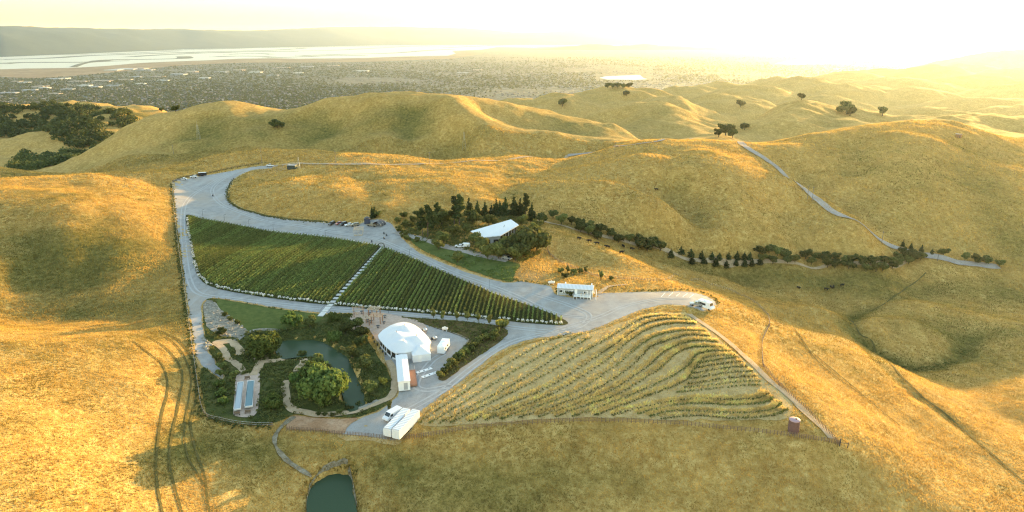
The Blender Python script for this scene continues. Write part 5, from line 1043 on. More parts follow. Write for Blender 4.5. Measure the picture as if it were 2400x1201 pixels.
# --- grey cabin with a deck
def cabin():
    gr = .3; a, b_ = np.array(PZ(1307, 692, gr)[:2]), np.array(PZ(1388, 697, gr)[:2]); L = np.linalg.norm(b_-a); W_ = 4.6; rz = yaw_of(a, b_); nrm = np.array([-math.sin(rz), math.cos(rz)]); c = (a+b_)/2 + nrm*W_/2
    root = thing('grey_cabin', 'long grey cabin with white roof and a railed deck', 'cabin', (c[0], c[1], gr), rz); H_ = 3.0; y0 = -W_/2
    MB().box(0,0,-.3,L,W_,H_+.3).obj('wall', 'grey_siding', root)
    r = MB(); r.prism([(-W_/2-.35,H_-.08),(W_/2+.35,H_-.08),(W_/2+.35,H_+.05),(0,H_+.95),(-W_/2-.35,H_+.05)], -L/2-.35, L/2+.35); rf = r.obj('roof', 'roof_sheet', root); rf.rotation_euler = (0,0,R(90))
    for x_ in (-L*.3, L*.46): MB().box(x_, W_*.3, H_+.45, .5, .5, .7).obj('roof_vent', 'white_paint', rf).rotation_euler = (0,0,0)
    for o in rf.children: o.location = (0,0,0); o.rotation_euler = (0,0,-R(90))
    for x_, w in ((-L*.36,1.3),(-L*.12,1.3),(L*.31,1.4)):
        f = MB().box(x_,y0-.03,1.15,w+.3,.08,1.15).obj('window', 'white_paint', root); MB().box(x_-w*.25,y0-.08,1.28,w*.42,.04,.88).obj('pane', 'dark_glass', f); MB().box(x_+w*.25,y0-.08,1.28,w*.42,.04,.88).obj('pane', 'grey_siding', f)
    MB().box(L*.03,y0-.04,.75,1.0,.08,2.1).obj('door', 'white_paint', root)
    for s in (-1,1): MB().box(s*(L/2+.02),y0-.02,-.2,.18,.12,H_+.2).obj('corner_board', 'white_paint', root)
    dx0, dx1, dd = -L*.02, L*.47, 2.2; MB().box((dx0+dx1)/2,y0-dd/2-.1,.55,dx1-dx0,dd,.14).obj('deck', 'white_paint', root)
    rl = MB(); yy = y0-dd-.1
    rl.box((dx0+1.3+dx1)/2,yy,1.6,dx1-dx0-1.3,.1,.12); rl.box((dx0+1.3+dx1)/2,yy,.85,dx1-dx0-1.3,.08,.1); n = int((dx1-dx0-1.3)/.28)
    for i in range(n): rl.box(dx0+1.35+i*.28,yy,.9,.05,.05,.75)
    rl.obj('railing', 'white_paint', root)
    for i in range(5): MB().box(dx0+1.2+i*(dx1-dx0-1.2)/4,yy,-.3,.16,.16,2.1).obj('railing_post', 'white_paint', root)
    st = MB()
    for i in range(3): st.box(dx0+.6,yy-.15-i*.3,.42-i*.2,1.1,.3,.06)
    st.obj('steps', 'weathered_wood', root)
    for s in (0,1.15): MB().add([(dx0+s,yy,1.5),(dx0+.09+s,yy,1.5),(dx0+.09+s,yy-1.1,.9),(dx0+s,yy-1.1,.9),(dx0+s,yy,.6),(dx0+.09+s,yy,.6),(dx0+.09+s,yy-1.1,-.1),(dx0+s,yy-1.1,-.1)], [(0,1,2,3),(0,3,7,4),(1,5,6,2),(3,2,6,7)]).obj('stair_rail', 'white_paint', root)
    pg = MB()
    for x_ in (dx1-.2, dx1+1.9):
        for y_ in (yy-.1, y0+1.2): pg.box(x_,y_,-.3,.18,.18,2.9)
    pg.obj('porch_post', 'white_paint', root); pg = MB()
    for i in range(5): pg.box(dx1-.2+i*.52,(yy+y0)/2+.3,2.6,.12,4.2,.14)
    pg.obj('porch_slats', 'white_paint', root)
    for q in (.55,.8): 
        t = thing('deck_chair', f'pale chair on the cabin deck, {"left" if q < .6 else "right"} of a pair', 'chair', Vector((c[0],c[1],gr)) + Matrix.Rotation(rz,3,'Z') @ Vector((dx0+(dx1-dx0)*q*.75, y0-.9, .72)), rz); MB().box(0,0,.38,.5,.5,.06).obj('seat', 'pale_timber', t); MB().box(0,.24,.42,.5,.05,.5).obj('backrest', 'pale_timber', t)
        for a_ in (-.2,.2):
            for b2 in (-.2,.2): MB().box(a_,b2,0,.05,.05,.4).obj('leg', 'pale_timber', t)
cabin()
def propane(u, v, rz, L, label, mat='cream_tank'):
    root = thing('gas_tank', label, 'gas tank', G(u, v, .1), rz); b = MB(); r = .55; pr = [(-L/2,.05),(-L/2+.15,r*.75),(-L/2+.4,r),(L/2-.4,r),(L/2-.15,r*.75),(L/2,.05)]; n = 14
    V = [(x_, rr_*math.cos(k*6.2832/n), .95+rr_*math.sin(k*6.2832/n)) for x_, rr_ in pr for k in range(n)]; b.add(V, [(i*n+k,i*n+(k+1)%n,(i+1)*n+(k+1)%n,(i+1)*n+k) for i in range(len(pr)-1) for k in range(n)]); b.obj('tank', mat, root, True); MB().cyl((0,0,1.45),(0,0,1.7),.22,n=10).obj('valve_dome', mat, root)
    for s in (-1,1): MB().box(s*L*.28,0,0,.2,.8,.5).obj('saddle', 'pallid_concrete', root)
propane(1292.5, 668, R(-2), 2.8, 'pale horizontal gas tank beside the grey cabin'); propane(1043, 777, R(-8), 2.2, 'pale horizontal gas tank at the edge of the planted wedge')
for (u, v, lb) in [(996,778,'round silver tank behind the upper right of the big tent'),(1019,797,'round silver tank near the travel trailer')]:
    root = thing('water_heater', lb, 'tank', G(u, v, .1)); MB().lathe([(.1,0),(.62,.02),(.72,.4),(.72,.8),(.45,1.15),(.1,1.25)]).obj('tank', 'steel', root, True); MB().box(-.85,0,0,.7,.8,.7).obj('pump_box', 'dark_metal', root)
# --- rusty water tank
t = thing('water_tank', 'rusty brown ribbed water tank by the front fence', 'water tank', G(1859, 1011)); pr = [(1.35,-.2),(1.35,.7)]
for zz in (.75,1.6,2.45): pr += [(1.42,zz),(1.42,zz+.08),(1.35,zz+.13),(1.35,zz+.8)]
MB().lathe(pr + [(1.35,3.3)], n=28).obj('shell', 'rust_tank', t, False); M('pink_lid', (.40,.27,.30), .6, .15, 1.5); MB().lathe([(1.42,3.3),(1.42,3.42),(.9,3.62),(.3,3.7),(.02,3.72)], n=28).obj('lid', 'pink_lid', t, True); MB().cyl((.3,-.2,3.6),(.3,-.2,3.85),.24,n=10).obj('hatch', 'dark_metal', t)
# --- dark shed and mast on the knoll, hut on the right hill
t = thing('dark_hut', 'dark green box hut on the crest beside a mast', 'hut', G(685, 397, .1), R(-8)); MB().box(0,0,-.2,6,3.4,3.0).obj('wall', 'dark_green', t); MB().box(0,0,2.8,6.3,3.7,.16).obj('roof', 'grey_siding', t)
for q in (-1.6,1.2): MB().box(q,-1.72,.2,1.2,.06,2).obj('door', 'dark_metal', t)
def mast(u, v, h, label, w=1.0, name='lattice_mast'):
    root = thing(name, label, 'mast', G(u, v)); L = [(w/2*a, w/2*b) for a, b in ((-1,-1),(1,-1),(1,1),(-1,1))]
    for (a, b) in L: MB().cyl((a,b,-.3),(a*.25,b*.25,h),.05,n=5).obj('leg', 'steel', root)
    x = MB(); k = 8
    for i in range(k):
        s0, s1 = 1-.75*i/k, 1-.75*(i+1)/k
        for j in range(4): p, q = L[j], L[(j+1)%4]; x.cyl((p[0]*s0,p[1]*s0,h*i/k),(q[0]*s1,q[1]*s1,h*(i+1)/k),.035,n=4)
    x.obj('bracing', 'steel', root); MB().cyl((0,0,h),(0,0,h*1.25),.05,n=5).obj('antenna', 'steel', root)
mast(701, 396, 8, 'slim lattice mast beside the dark hut on the crest', 1.6); mast(466, 327, 14, 'hazy lattice mast on the left flank of the big hill', 3.0); mast(1088, 352, 16, 'faint lattice mast on the shaded face of the big hill', 3.0)
t = thing('hill_hut', 'small brown hut alone on the right hillside', 'hut', G(2246, 323), R(20)); MB().box(0,0,-.3,3.6,3,3.2).obj('wall', 'red_wood', t); MB().prism([(-2,2.9),(2,2.9),(2,3.05),(-2,3.5)], -1.7, 1.7).obj('roof', 'grey_siding', t); MB().box(-.4,-1.53,.0,1,.06,2).obj('door', 'dark_metal', t)
def pole(u, v, h, label, arm=True, grp='utility poles across the hills'):
    root = thing('utility_pole', label, 'utility pole', G(u, v), random.uniform(-.5,.5), grp); MB().cyl((0,0,-.5),(0,0,h),.17,.11,7).obj('shaft', 'grey_pole', root)
    if arm: MB().box(0,0,h-.9,2.2,.12,.14).obj('crossarm', 'grey_pole', root)
for a in [(614.5,388,13,'tall utility pole at the crest bend above the top lot'),(787.5,390,11,'utility pole on the golden crest right of the dark hut'),(1007,384,9,'utility pole on the crest track below the shaded hill'),(1441,361,9,'utility pole beside the hilltop road'),(1892,468,9.5,'left one of two poles beside the asphalt road spur'),(1903,473,10,'right one of two poles beside the asphalt road spur'),(2066,572,8,'utility pole beside the asphalt road above the junction'),(407,362,9,'utility pole on the pale slope left of the crest'),(2197,612,4,'short post beside the road junction')]: pole(*a, arm=a[2] > 5)
def lamp(u, v, rz, label):
    root = thing('lamp_post', label, 'lamp post', G(u, v, .1), rz, 'lamp posts along the vineyard'); MB().cyl((0,0,0),(0,0,3.4),.06,.045,6).obj('shaft', 'dark_metal', root); MB().cyl((0,0,3.35),(.9,0,3.6),.04,n=5).obj('arm', 'dark_metal', root); MB().box(.95,0,3.5,.4,.2,.1).obj('lamp_head', 'dark_metal', root)
for i, (u, v) in enumerate([(475.5,507),(526.5,518),(584,530),(641,541),(763,556),(960,602),(1148,676),(911,735)]): lamp(u, v, 0, (f'{ordn(i)} lamp post from the left along the top edge of the vineyard' if i < 7 else 'lamp post on the lower vineyard road above the patio'))
# --- arch and white steps
def arch():
    root = thing('garden_arch', 'dark wreathed arch at the head of the white steps', 'arch', G(894, 584, .1), R(8)); b = MB(); n = 12
    for i in range(n): a, c_ = math.pi*i/n, math.pi*(i+1)/n; b.cyl((1.5*math.cos(a),0,1.3+1.5*math.sin(a)),(1.5*math.cos(c_),0,1.3+1.5*math.sin(c_)),.14,n=6)
    for s in (-1,1): b.cyl((1.5*s,0,0),(1.5*s,0,1.3),.14,n=6)
    b.obj('hoop', 'dark_metal', root); P_ = np.array([(1.5*math.cos(t)+random.gauss(0,.12), random.gauss(0,.14), 1.3+1.5*math.sin(t)+random.gauss(0,.12)) for t in np.linspace(0,math.pi,140)]); V, F = leaves(P_, rng.normal(0,1,P_.shape), .1, 3); mesh_np('greenery', V, F, 'leaf_oak', parent=root)
arch()
def steps():
    L = smooth_line([tuple(step1), tuple((step0+step1)/2), tuple(step0)], 2.15); root = thing('garden_stairs', 'straight flight of pale steps dividing the green vineyard', 'stairs', (0,0,0)); T = L[-1]-L[0]; rz = yaw_of(L[0], L[-1]); N = np.array([-math.sin(rz), math.cos(rz)])
    for i, p in enumerate(L[:-1]): MB().box(p[0],p[1],h1(*p)+.02,1.99,2.0,.32,rz).obj('tread', 'pallid_concrete', root)
    for s in (1.22,):
        b = MB()
        for p, q in zip(L[:-1], L[1:]): a, c_ = p-N*-s*-1, q-N*-s*-1; b.cyl((*a,h1(*a)+1.0),(*c_,h1(*c_)+1.0),.045,n=5)
        for p in L[::2]: a = p-N*s; b.cyl((*a,h1(*a)),(*a,h1(*a)+1.0),.045,n=5)
        b.obj('handrail', 'dark_metal', root)
    e = step0; q = np.array(hxy(752, 742)); mid_ = (e+q)/2; root['label'] = 'straight flight of pale steps dividing the green vineyard'
    MB().box(mid_[0],mid_[1],h1(*mid_)+.1,np.linalg.norm(q-e)+1,2.0,.28,yaw_of(e,q)).obj('landing', 'pallid_concrete', root)
steps()
# --- patio : pergolas, seats, planters
def pergola(u, v, rz, label, cloth):
    root = thing('pergola', label, 'pergola', G(u, v, .25), rz, 'three patio pergolas')
    for a in (-1.6,1.6):
        for b_ in (-1.3,1.3): MB().box(a,b_,0,.24,.24,2.5).obj('post', 'red_wood', root)
    for b_ in (-1.3,1.3): MB().box(0,b_,2.5,4.4,.12,.2).obj('beam', 'pale_timber', root)
    r = MB()
    for i in range(9): r.box(-2.0+i*.5,0,2.7,.1,3.6,.16)
    r.obj('rafters', 'shade_cloth' if cloth else 'pale_timber', root)
pergola(841, 741, R(12), 'rust-topped pergola at the upper left of the patio', True); pergola(878, 741, R(-15), 'slatted pergola at the top of the patio near the road', False); pergola(884, 757, R(-8), 'rust-topped pergola nearest the big tent', True); pergola(852, 764, R(35), 'slatted pergola at the lower left of the patio', False)
for i, (u, v) in enumerate([(866,739),(862,756),(870,758),(902,746),(900,761),(886,770),(863,778),(848,736)]):
    t = thing('patio_table', ['dark round table at the top centre of the patio','low square table in the middle of the patio','low table right of the patio middle','dark oval table at the right side of the patio','dark barrel table by the rust-topped pergola','grey barrel table between tent and pergola','dark round table at the lower left of the patio','small dark table beside the upper left pergola'][i], 'table', G(u, v, .25)); MB().lathe([(.45,.72),(.62,.72),(.62,.78),(.02,.79)], n=14).obj('table_top', 'dark_metal', t); MB().lathe([(.35,0),(.3,.06),(.08,.1),(.08,.72)], n=10).obj('pedestal', 'dark_metal', t)
for i, (a, b) in enumerate([(448,455),(465,510),(507,552),(546,602),(585,648),(626,683),(712,728),(725,708)]):
    t = thing('planter_pot', f'{ordn(i)} small dark pot from the top along the tent-side walk', 'planter', G(800+a/6.004, 720+b/6.004, .25), 0, 'dark pots along the tent walk'); MB().lathe([(.2,0),(.3,.35),(.3,.42),(.02,.4)], n=10).obj('pot', 'dark_metal', t); P_, N_ = crown_pts([((0,0,.6),(.25,.25,.3))], 40, i); V, F = leaves(P_, N_, .09, i); mesh_np('foliage', V, F, 'leaf_oak', parent=t)
for i, (u, v) in enumerate([(900,549.5),(906,554),(900,561),(871.5,569),(499,461)]):
    t = thing('wine_barrel', ['dark barrel at the back of the gravel near the drive entrance','dark barrel furthest right on the gravel near the drive entrance','dark barrel nearest the arch on the gravel','dark barrel at the vineyard edge left of the arch','dark barrel alone in the middle of the top gravel lot'][i], 'barrel', G(u, v, .1)); MB().lathe([(.3,0),(.42,.3),(.46,.55),(.42,.8),(.3,1.1),(.02,1.08)], n=14).obj('staves', 'dark_metal', t, True); h_ = MB(); [h_.lathe([(.435,z_),(.455,z_+.03),(.435,z_+.06)], n=14) for z_ in (.28,.76)]; h_.obj('hoops', 'steel', t)
for i, (u0, v0, u1, v1) in enumerate([(975.5,876.5,1012,864),(989,887,1024,873.5)]):
    a, b = np.array(hxy(u0, v0)), np.array(hxy(u1, v1)); c = (a+b)/2; t = thing('ramp_panel', ['upper','lower'][i] + ' of two white perforated panels lying on the yard', 'panel', (c[0],c[1],h1(*c)+.13), yaw_of(a,b), 'two white panels on the yard'); L_ = np.linalg.norm(b-a); MB().box(0,0,0,L_,1.15,.12).obj('board', 'white_paint', t)
    for k in range(3): MB().lathe([(.26,.121),(.26,.128),(.02,.128)], -L_*.3+k*L_*.3, 0, 12).obj('hole', 'dark_metal', t)
for i, (a, b) in enumerate([(455,1092),(482,1080),(487,1098),(510,1092)]):
    t = thing('round_table', ['leftmost','rearmost','front','rightmost'][i] + ' of four round white tables behind the trailers', 'table', G(780+a/3.43, 700+b/3.43, .1), 0, 'round white tables behind the trailers'); MB().lathe([(.85,.72),(.85,.78),(.02,.785)], n=18).obj('table_top', 'white_paint', t); MB().lathe([(.4,0),(.06,.08),(.06,.72)], n=10).obj('pedestal', 'dark_metal', t)
# --- swimming pools
def pool(name, uv, label, deep):
    pts = poly(*uv); c = np.mean(pts, 0); zz = max(h1(*p) for p in pts) + .34; root = thing(name, label, 'pool', (c[0], c[1], zz)); P_ = [np.array(p)-c for p in pts]; rim = MB(); n = 4
    for i in range(n):
        a, b = P_[i], P_[(i+1)%n]; ao, bo = a*1.0+np.sign(a)*.28, b*1.0+np.sign(b)*.28; rim.add([(*a,.08),(*b,.08),(*bo,.08),(*ao,.08),(*a,-.5),(*b,-.5),(*bo,-.3),(*ao,-.3)], [(0,1,2,3),(3,2,6,7),(0,4,5,1)])
    rim.obj('coping', 'pallid_concrete', root); MB().add([(*p,0) for p in P_], [tuple(range(n))]).obj('pool_surface', deep, root)
m = water('pale_pool', (.34,.39,.42), .10, 2, .1)
pool('lap_pool', [(558,900),(572,898),(564,965),(548,968)], 'left lap pool with pale still surface', 'pale_pool'); pool('lap_pool', [(581,897),(597,895),(592,960),(574,962)], 'right lap pool with deeper blue-green water', 'pool_water')
for i, (u, v) in enumerate([(556,975),(581,971),(580,891)]):
    t = thing('pool_bench', ['dark seat set at the lower left corner of the pool deck','dark seat set at the lower right of the pool deck','dark bench at the head of the pools'][i], 'bench', G(u, v, .25), R(10)); MB().box(0,0,.35,1.5,.5,.08).obj('seat', 'weathered_wood', t); MB().box(0,.25,.4,1.5,.06,.5).obj('backrest', 'weathered_wood', t)
    for s in (-.65,.65): MB().box(s,0,0,.08,.45,.36).obj('leg', 'dark_metal', t)
# --- boulders
def rock(sd):
    g = np.random.default_rng(sd); bm = bmesh.new(); bmesh.ops.create_icosphere(bm, subdivisions=2, radius=.5)
    for v in bm.verts: v.co *= 1 + .22*math.sin(v.co.x*7+sd)*math.cos(v.co.y*6-sd) + g.uniform(-.09,.09); v.co.z *= .7
    me = bpy.data.meshes.new('boulder'); bm.to_mesh(me); bm.free(); me.materials.append(MATS['stone']); return me
RK = [rock(i) for i in range(4)]
x, y = scatter(RUB, 1.2); n = min(150, len(x)); idx_ = np.argsort(-y)[:n]
for i in range(n):
    o = bpy.data.objects.new('boulder', RK[i % 4]); COL.objects.link(o); s = rng.uniform(.35,1.1); o.location = (x[i], y[i], h1(x[i], y[i])+.25); o.scale = (s*rng.uniform(.8,1.3), s, s*.8); o.rotation_euler = (0,0,rng.uniform(0,6)); tag(o, 'grey-tan boulder in the tumbled rubble slope beside the lawn', 'boulder', 'boulders of the rubble slope')
for i, (a, b) in enumerate([(175,430),(195,440),(215,455),(185,465),(205,480),(180,495),(200,510),(170,415),(225,475),(150,290)]):
    p = G(*z5(a, b), .2); o = bpy.data.objects.new('boulder', RK[i % 4]); COL.objects.link(o); s = rng.uniform(1.0,1.9); o.location = p; o.scale = (s,s,s); o.rotation_euler = (0,0,rng.uniform(0,6)); tag(o, f'{ordn(i)} pale boulder from the top in the pile beside the left garden track' if i < 9 else 'pale boulder alone on the left gravel track', 'boulder', 'pale boulders by the garden track' if i < 9 else None)
for i, (a, b) in enumerate([(1465,1025),(1500,1015),(1535,1005),(1570,990),(1600,975),(1640,955)]):
    p = G(*z5(a, b), .15); o = bpy.data.objects.new('edging_stone', RK[i % 4]); COL.objects.link(o); o.location = p; o.scale = (2.6,1.2,.9); o.rotation_euler = (0,0,R(25)); tag(o, f'{ordn(i)} long pale edging stone from the left below the pond', 'stone', 'edging stones of the lower yard')
# --- fences
def fence(name, uv, label, sp, hp, rails, rmat, pmat, pr, off=0):
    L = smooth_line(poly(*uv), sp); L = L if len(L) <= 100 else smooth_line(poly(*uv), sp*len(L)/98); root = thing(name, label, 'fence', (L[0][0], L[0][1], h1(*L[0]))); o = Vector(root.location); me = None
    for p in L:
        q = Vector((p[0], p[1], h1(*p))) - o
        if me is None: po = MB().cyl((0,0,-.3),(0,0,hp),pr,pr*.9,6).obj('post', pmat, root); me = po.data
        else: po = bpy.data.objects.new('post', me); COL.objects.link(po); po.parent = root
        po.location = q; po.scale = (1,1,random.uniform(.85,1.12)); po.rotation_euler = (random.gauss(0,.03),random.gauss(0,.03),0)
    for zz, rr_ in rails:
        b = MB()
        for p, q in zip(L[:-1], L[1:]): b.cyl(Vector((p[0],p[1],h1(*p)+zz))-o, Vector((q[0],q[1],h1(*q)+zz))-o, rr_, n=5)
        b.obj('rail', rmat, root)
fence('rail_fence', [(672,1010),(740,1014),(808,1022),(890,1029),(960,1029),(1030,1019),(1130,1003),(1270,993),(1380,989),(1500,992),(1620,999),(1720,1009),(1830,1021),(1900,1031),(1966,1044)], 'weathered post and rail fence across the foot of the slope', 2.3, 1.35, [(.45,.045),(.85,.045),(1.2,.045)], 'weathered_wood', 'weathered_wood', .085)
fence('rail_fence', [(1966,1044),(1930,1005),(1890,962),(1840,917),(1815,892),(1788,860)], 'short post and rail fence climbing the right of the young vines', 2.6, 1.3, [(.5,.04),(1.1,.04)], 'weathered_wood', 'weathered_wood', .08)
fence('rail_fence', [(1788,860),(1786,830),(1787,800),(1800,770),(1803,755),(1785,725),(1750,700),(1720,686),(1670,670),(1620,660),(1560,658),(1480,656),(1440,654),(1400,650),(1370,640),(1330,624),(1295,603),(1284,590),(1284,570),(1272,550)], 'long curving wooden fence along the golden crest', 3.0, 1.3, [(.5,.04),(1.1,.04)], 'pale_timber', 'weathered_wood', .08)
fence('wire_fence', [(404,428),(406,470),(411,520),(420,590),(430,660),(441,740),(453,830),(464,905),(478,970),(520,988),(580,998),(640,1000)], 'wire fence down the left boundary of the ranch', 3.2, 1.25, [(.5,.025),(1.1,.025)], 'steel', 'weathered_wood', .07)
fence('wire_fence', [(404,428),(430,420),(470,410),(520,400),(560,391),(612,384)], 'dark fence behind the cars of the top lot', 3.2, 1.3, [(.5,.05),(1.1,.05)], 'weathered_wood', 'weathered_wood', .09)
t = thing('ranch_gate', 'dark gate end post and bar past the fence corner', 'gate', G(1968, 1046), R(-12)); MB().cyl((0,0,-.3),(0,0,2.2),.13).obj('post', 'dark_metal', t); MB().cyl((1.9,0,-.3),(1.9,0,1.3),.1).obj('post', 'dark_metal', t); MB().cyl((0,0,1.0),(1.9,0,1.0),.06).obj('bar', 'dark_metal', t)
# --- cattle
def cow_mesh():
    me = bpy.data.meshes.new('cow'); V = [(0,0,1.05),(.55,0,1.08),(1.0,0,1.15),(1.35,0,1.2),(1.65,0,1.0),(-.55,0,1.08),(-.85,0,1.05),(.6,.24,.75),(.62,.25,.4),(.6,.25,.04),(.6,-.24,.75),(.62,-.25,.4),(.6,-.25,.04),(-.72,.25,.75),(-.62,.26,.42),(-.72,.26,.04),(-.72,-.25,.75),(-.62,-.26,.42),(-.72,-.26,.04),(-.98,0,.7),(-1.0,0,.45),(1.34,.2,1.3),(1.34,-.2,1.3)]
    E = [(0,1),(1,2),(2,3),(3,4),(0,5),(5,6),(1,7),(7,8),(8,9),(1,10),(10,11),(11,12),(5,13),(13,14),(14,15),(5,16),(16,17),(17,18),(6,19),(19,20),(3,21),(3,22)]
    rad = [.36,.36,.24,.17,.10,.36,.24,.15,.085,.07,.15,.085,.07,.19,.09,.07,.19,.09,.07,.03,.045,.05,.05]; me.from_pydata(V, E, []); o = bpy.data.objects.new('cow', me); COL.objects.link(o)
    o.modifiers.new('s', 'SKIN'); 
    for i, r in enumerate(rad): me.skin_vertices[0].data[i].radius = (r, r)
    me.skin_vertices[0].data[0].use_root = True; s = o.modifiers.new('d', 'SUBSURF'); s.levels = s.render_levels = 1
    dg = bpy.context.evaluated_depsgraph_get(); m2 = bpy.data.meshes.new_from_object(o.evaluated_get(dg)); m2.materials.clear(); m2.materials.append(MATS['cow_hide']); m2.polygons.foreach_set('use_smooth', np.ones(len(m2.polygons), bool)); bpy.data.objects.remove(o); return m2
CM = cow_mesh()
for i, (u, v, lb) in enumerate([(1357,562.5,'black cow furthest left on the crest of the golden field'),(1381.5,568.5,'black cow second from the left on the golden field crest'),(1399.5,574,'black cow third from the left on the golden field crest'),(1424,582.5,'black cow at the right end of the golden field crest'),(1456.5,595.5,'dark cow in the valley just past the golden crest'),(1461,580.5,'brown-black cow in the valley below the lane trees'),(1481,586.5,'dark cow nearest the lane in the valley'),(1871,678,'black cow alone at the left of the valley herd'),(1936,681,'black cow at the left of the close group in the valley'),(1948,677,'black cow in the middle of the close group in the valley'),(1953,676,'black cow touching another in the valley group'),(1973,672,'black cow at the right of the valley herd'),(1539,447,'black cow high on the spur above the lane')]):
    o = bpy.data.objects.new('cow', CM); COL.objects.link(o); o.location = G(u, v, 0); o.rotation_euler = (0,0,random.uniform(0,6.28)); o.scale = (1.15,)*3; tag(o, lb, 'cow', 'cattle grazing the valley')
# --- a standing visitor by the cars
def person():
    me = bpy.data.meshes.new('person'); V = [(0,0,.95),(0,0,1.2),(0,0,1.42),(0,0,1.52),(0,.02,1.66),(.19,0,1.4),(.25,.02,1.12),(.25,.1,.88),(-.19,0,1.4),(-.25,.0,1.12),(-.24,.06,.88),(.1,0,.9),(.11,.02,.5),(.11,0,.06),(-.1,0,.9),(-.11,-.02,.5),(-.11,-.03,.06),(.11,.14,.04),(-.11,.11,.04)]
    E = [(0,1),(1,2),(2,3),(3,4),(2,5),(5,6),(6,7),(2,8),(8,9),(9,10),(0,11),(11,12),(12,13),(0,14),(14,15),(15,16),(13,17),(16,18)]; rad = [.15,.14,.14,.06,.105,.07,.05,.04,.07,.05,.04,.095,.07,.05,.095,.07,.05,.04,.04]; me.from_pydata(V, E, []); o = bpy.data.objects.new('person', me); COL.objects.link(o); o.modifiers.new('s', 'SKIN')
    for i, r in enumerate(rad): me.skin_vertices[0].data[i].radius = (r, r)
    me.skin_vertices[0].data[0].use_root = True; s = o.modifiers.new('d', 'SUBSURF'); s.levels = s.render_levels = 1; dg = bpy.context.evaluated_depsgraph_get(); m2 = bpy.data.meshes.new_from_object(o.evaluated_get(dg)); m2.materials.clear(); m2.materials.append(MATS['dark_metal']); M('pale_shirt', (.55,.55,.56), .9, .1, 3); M('skin_tone', (.42,.27,.2), .7, .05, 3); m2.materials.append(MATS['pale_shirt']); m2.materials.append(MATS['skin_tone'])
    for f in m2.polygons: z_ = f.center.z; f.material_index = 2 if z_ > 1.5 or (abs(f.center.x) > .2 and z_ < .95) else (1 if z_ > .95 else 0)
    bpy.data.objects.remove(o); o = bpy.data.objects.new('person', m2); COL.objects.link(o); o.location = G(759.5, 527, .1); o.rotation_euler = (0,0,R(200)); tag(o, 'person in a pale top standing left of the parked cars', 'person')
person()
# --- parking lines of the right lot
for u0, v0, u1, v1 in [(1550,697,1559,687),(1567,696,1577,687),(1584,696,1594,688),(1600,697,1611,689),(1616,699,1626,691)]: strip('parking_line', [hxy(u0,v0), hxy(u1,v1)], .22, 'white_paint', .16, 1.0, 0)
# ---------------------------------------------------------------- the town on the plain
def town(n, y0, y1, seed, ulim=(-420,2600)):
    g = np.random.default_rng(seed); v = g.uniform(0, 1, n); y = 1/(1/y0 + (1/y1-1/y0)*v); u = g.uniform(*ulim, n); x = (u-CX)/FPX*(y*cp+(CAMZ-PLAIN)*sp_); return x, y
MARSH = [PZ(u, v, PLAIN)[:2] for u, v in [(-500,172),(0,182),(60,185),(130,183),(250,173),(330,164),(420,155),(520,150),(600,148),(720,148),(850,147),(950,143),(1060,139),(1130,128),(1300,116),(1300,90),(-500,90)]]
def boxes(name, x, y, sx, sy, h, rz, mat, label, cat):
    n = len(x); c, s = np.cos(rz), np.sin(rz); V = np.empty((n,8,3)); k = 0
    for zz in (0,1):
        for a, b in ((-1,-1),(1,-1),(1,1),(-1,1)): V[:,k,0] = x+(a*sx*c-b*sy*s)/2; V[:,k,1] = y+(a*sx*s+b*sy*c)/2; V[:,k,2] = PLAIN+zz*h; k += 1
    F = (np.arange(n)*8)[:,None,None] + np.array([(4,5,6,7),(0,1,5,4),(1,2,6,5),(2,3,7,6),(3,0,4,7)])[None]; return tag(mesh_np(name, V.reshape(-1,3), F.reshape(-1,4), mat), label, cat, None, 'stuff')
m = NT('town_wall'); f = m.noise(.02, 2, .8); m.base(m.ramp(f, [(.38,(.12,.10,.085)), (.55,(.22,.20,.18)), (.70,(.42,.39,.36))]), .8)
LAKES = [[PZ(u, v, PLAIN)[:2] for u, v in q] for q in [[(1395,174),(1525,174),(1525,190),(1395,190)], [(1805,138),(1995,138),(1995,153),(1805,153)]]]
def keep(x, y):
    k = (H(x, y) < PLAIN - 8) & ~inpoly(x, y, MARSH)
    for l in LAKES: k &= ~inpoly(x, y, l)
    return k
x, y = town(31000, 3300, 15000, 61); k = keep(x, y) & (fbm(x, y, 900, 4) + .9*fbm(x, y, 2600, 14) > rng.uniform(-.4,.25,len(x))); x, y = x[k], y[k]; g = rng; n = len(x)
boxes('town_houses', x, y, g.uniform(9,20,n), g.uniform(9,16,n), g.uniform(4,8,n), R(20)+(g.integers(0,4,n)*R(90))+g.normal(0,.1,n), 'town_wall', 'thousands of small pale houses spread over the plain', 'houses')
x, y = town(84000, 3300, 16000, 62); w = fbm(x, y, 1500, 9); k = keep(x, y) & (w*1.4 + .6*fbm(x, y, 500, 77) + .5*np.exp(-((in_img(x, y, PLAIN)-450)/420)**2 - ((y-5200)/1300)**2) > -.38+rng.uniform(-.3,.3,len(x))); x, y = x[k], y[k]
def towntrees():
    n = len(x); d = rng.normal(0,1,(n,5,3)); d /= np.linalg.norm(d, axis=2)[...,None]; d[...,2] = np.abs(d[...,2]); s = rng.uniform(4,9,n)[:,None,None]*np.clip(y/6000,.8,1.7)[:,None,None]; P_ = np.stack([x,y,np.full(n,PLAIN)],1)[:,None]+d*s*np.array([1,1,.9])+np.array([0,0,2]); V, F = leaves(P_.reshape(-1,3), d.reshape(-1,3), 5, 5); tag(mesh_np('town_trees', V, F, 'leaf_oak'), 'street and park trees massed between the houses of the plain', 'trees', None, 'stuff')
towntrees()
M('shed_roof_grey', (.30,.31,.33), .8, .15, .02); M('shed_roof_buff', (.36,.30,.25), .8, .15, .02); M('shed_roof_pale', (.46,.45,.43), .8, .15, .02)
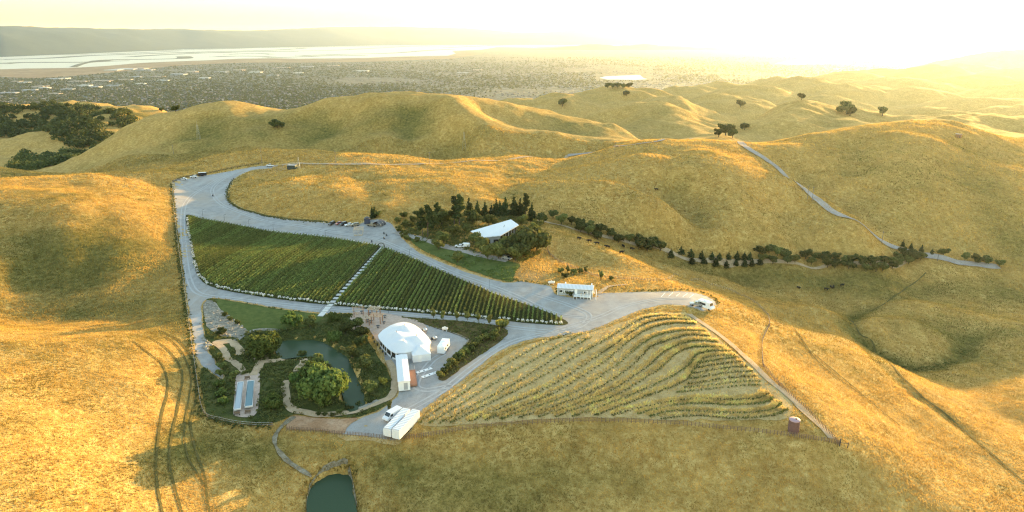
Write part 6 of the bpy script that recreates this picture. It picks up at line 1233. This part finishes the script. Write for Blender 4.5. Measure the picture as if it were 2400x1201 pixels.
W_ = [(268,165,42,6),(300,163,60,6),(330,162,48,5),(345,165,40,4),(130,187,50,5),(150,186,30,4),(60,195,35,4),(95,205,40,6),(105,208,30,4),(70,213,45,4),(20,220,60,5),(40,193,30,3),(185,193,60,4),(240,192,60,4),(200,203,40,4),(225,206,34,4),(268,202,46,4),(295,188,40,4),(320,182,34,3),(370,181,40,4),(420,176,44,4),(450,170,36,3),(385,190,36,4),(330,198,30,3),(520,170,40,3),(560,166,36,3),(600,171,40,3),(660,160,50,3),(720,158,44,3),(480,185,34,3),(640,178,34,3),(780,155,40,3),(850,168,40,3),(1085,172,38,3),(1120,165,30,3),(700,172,30,3),(160,212,38,4),(130,222,40,4)]
W_.sort(key=lambda q: q[0])
for i, (u, v, w, d) in enumerate(W_):
    p = PZ(u, v, PLAIN); mpp = (p[1]*cp+(CAMZ-PLAIN)*sp_)/FPX; t = MB().box(0,0,0,w*mpp*.7,max(50,abs(PZ(u,v-d/2,PLAIN)[1]-PZ(u,v+d/2,PLAIN)[1])*.3),random.uniform(9,14)).obj('warehouse', ['shed_roof_grey','shed_roof_buff','shed_roof_pale'][i % 3]); t.location = p; t.rotation_euler = (0,0,random.uniform(-.12,.12)); tag(t, f'{ordn(i)} pale flat-roofed warehouse from the left on the plain beside the bay marsh', 'warehouse', 'warehouses on the plain')
# ---------------------------------------------------------------- haze
HX, HY0, HY1, HZ0, HZ1 = 76000, -3000, 68000, -475, 900
V = [(x, y, z_) for x in (-HX, HX) for y in (HY0, HY1) for z_ in (HZ0, HZ1)]
F = [(0,1,3,2),(4,6,7,5),(0,4,5,1),(2,3,7,6),(0,2,6,4),(1,5,7,3)]
hm = bpy.data.materials.new('haze'); hm.use_nodes = True; t = hm.node_tree; t.nodes.remove(t.nodes['Principled BSDF'])
pv = t.nodes.new('ShaderNodeVolumePrincipled'); pv.inputs['Color'].default_value = (.70,.84,1.0,1); pv.inputs['Density'].default_value = 1.75e-5; pv.inputs['Anisotropy'].default_value = .7
t.links.new(pv.outputs[0], t.nodes['Material Output'].inputs['Volume'])
hz = mesh_np('haze', V, F, hm); hz['kind'] = 'stuff'; hz.display_type = 'WIRE'
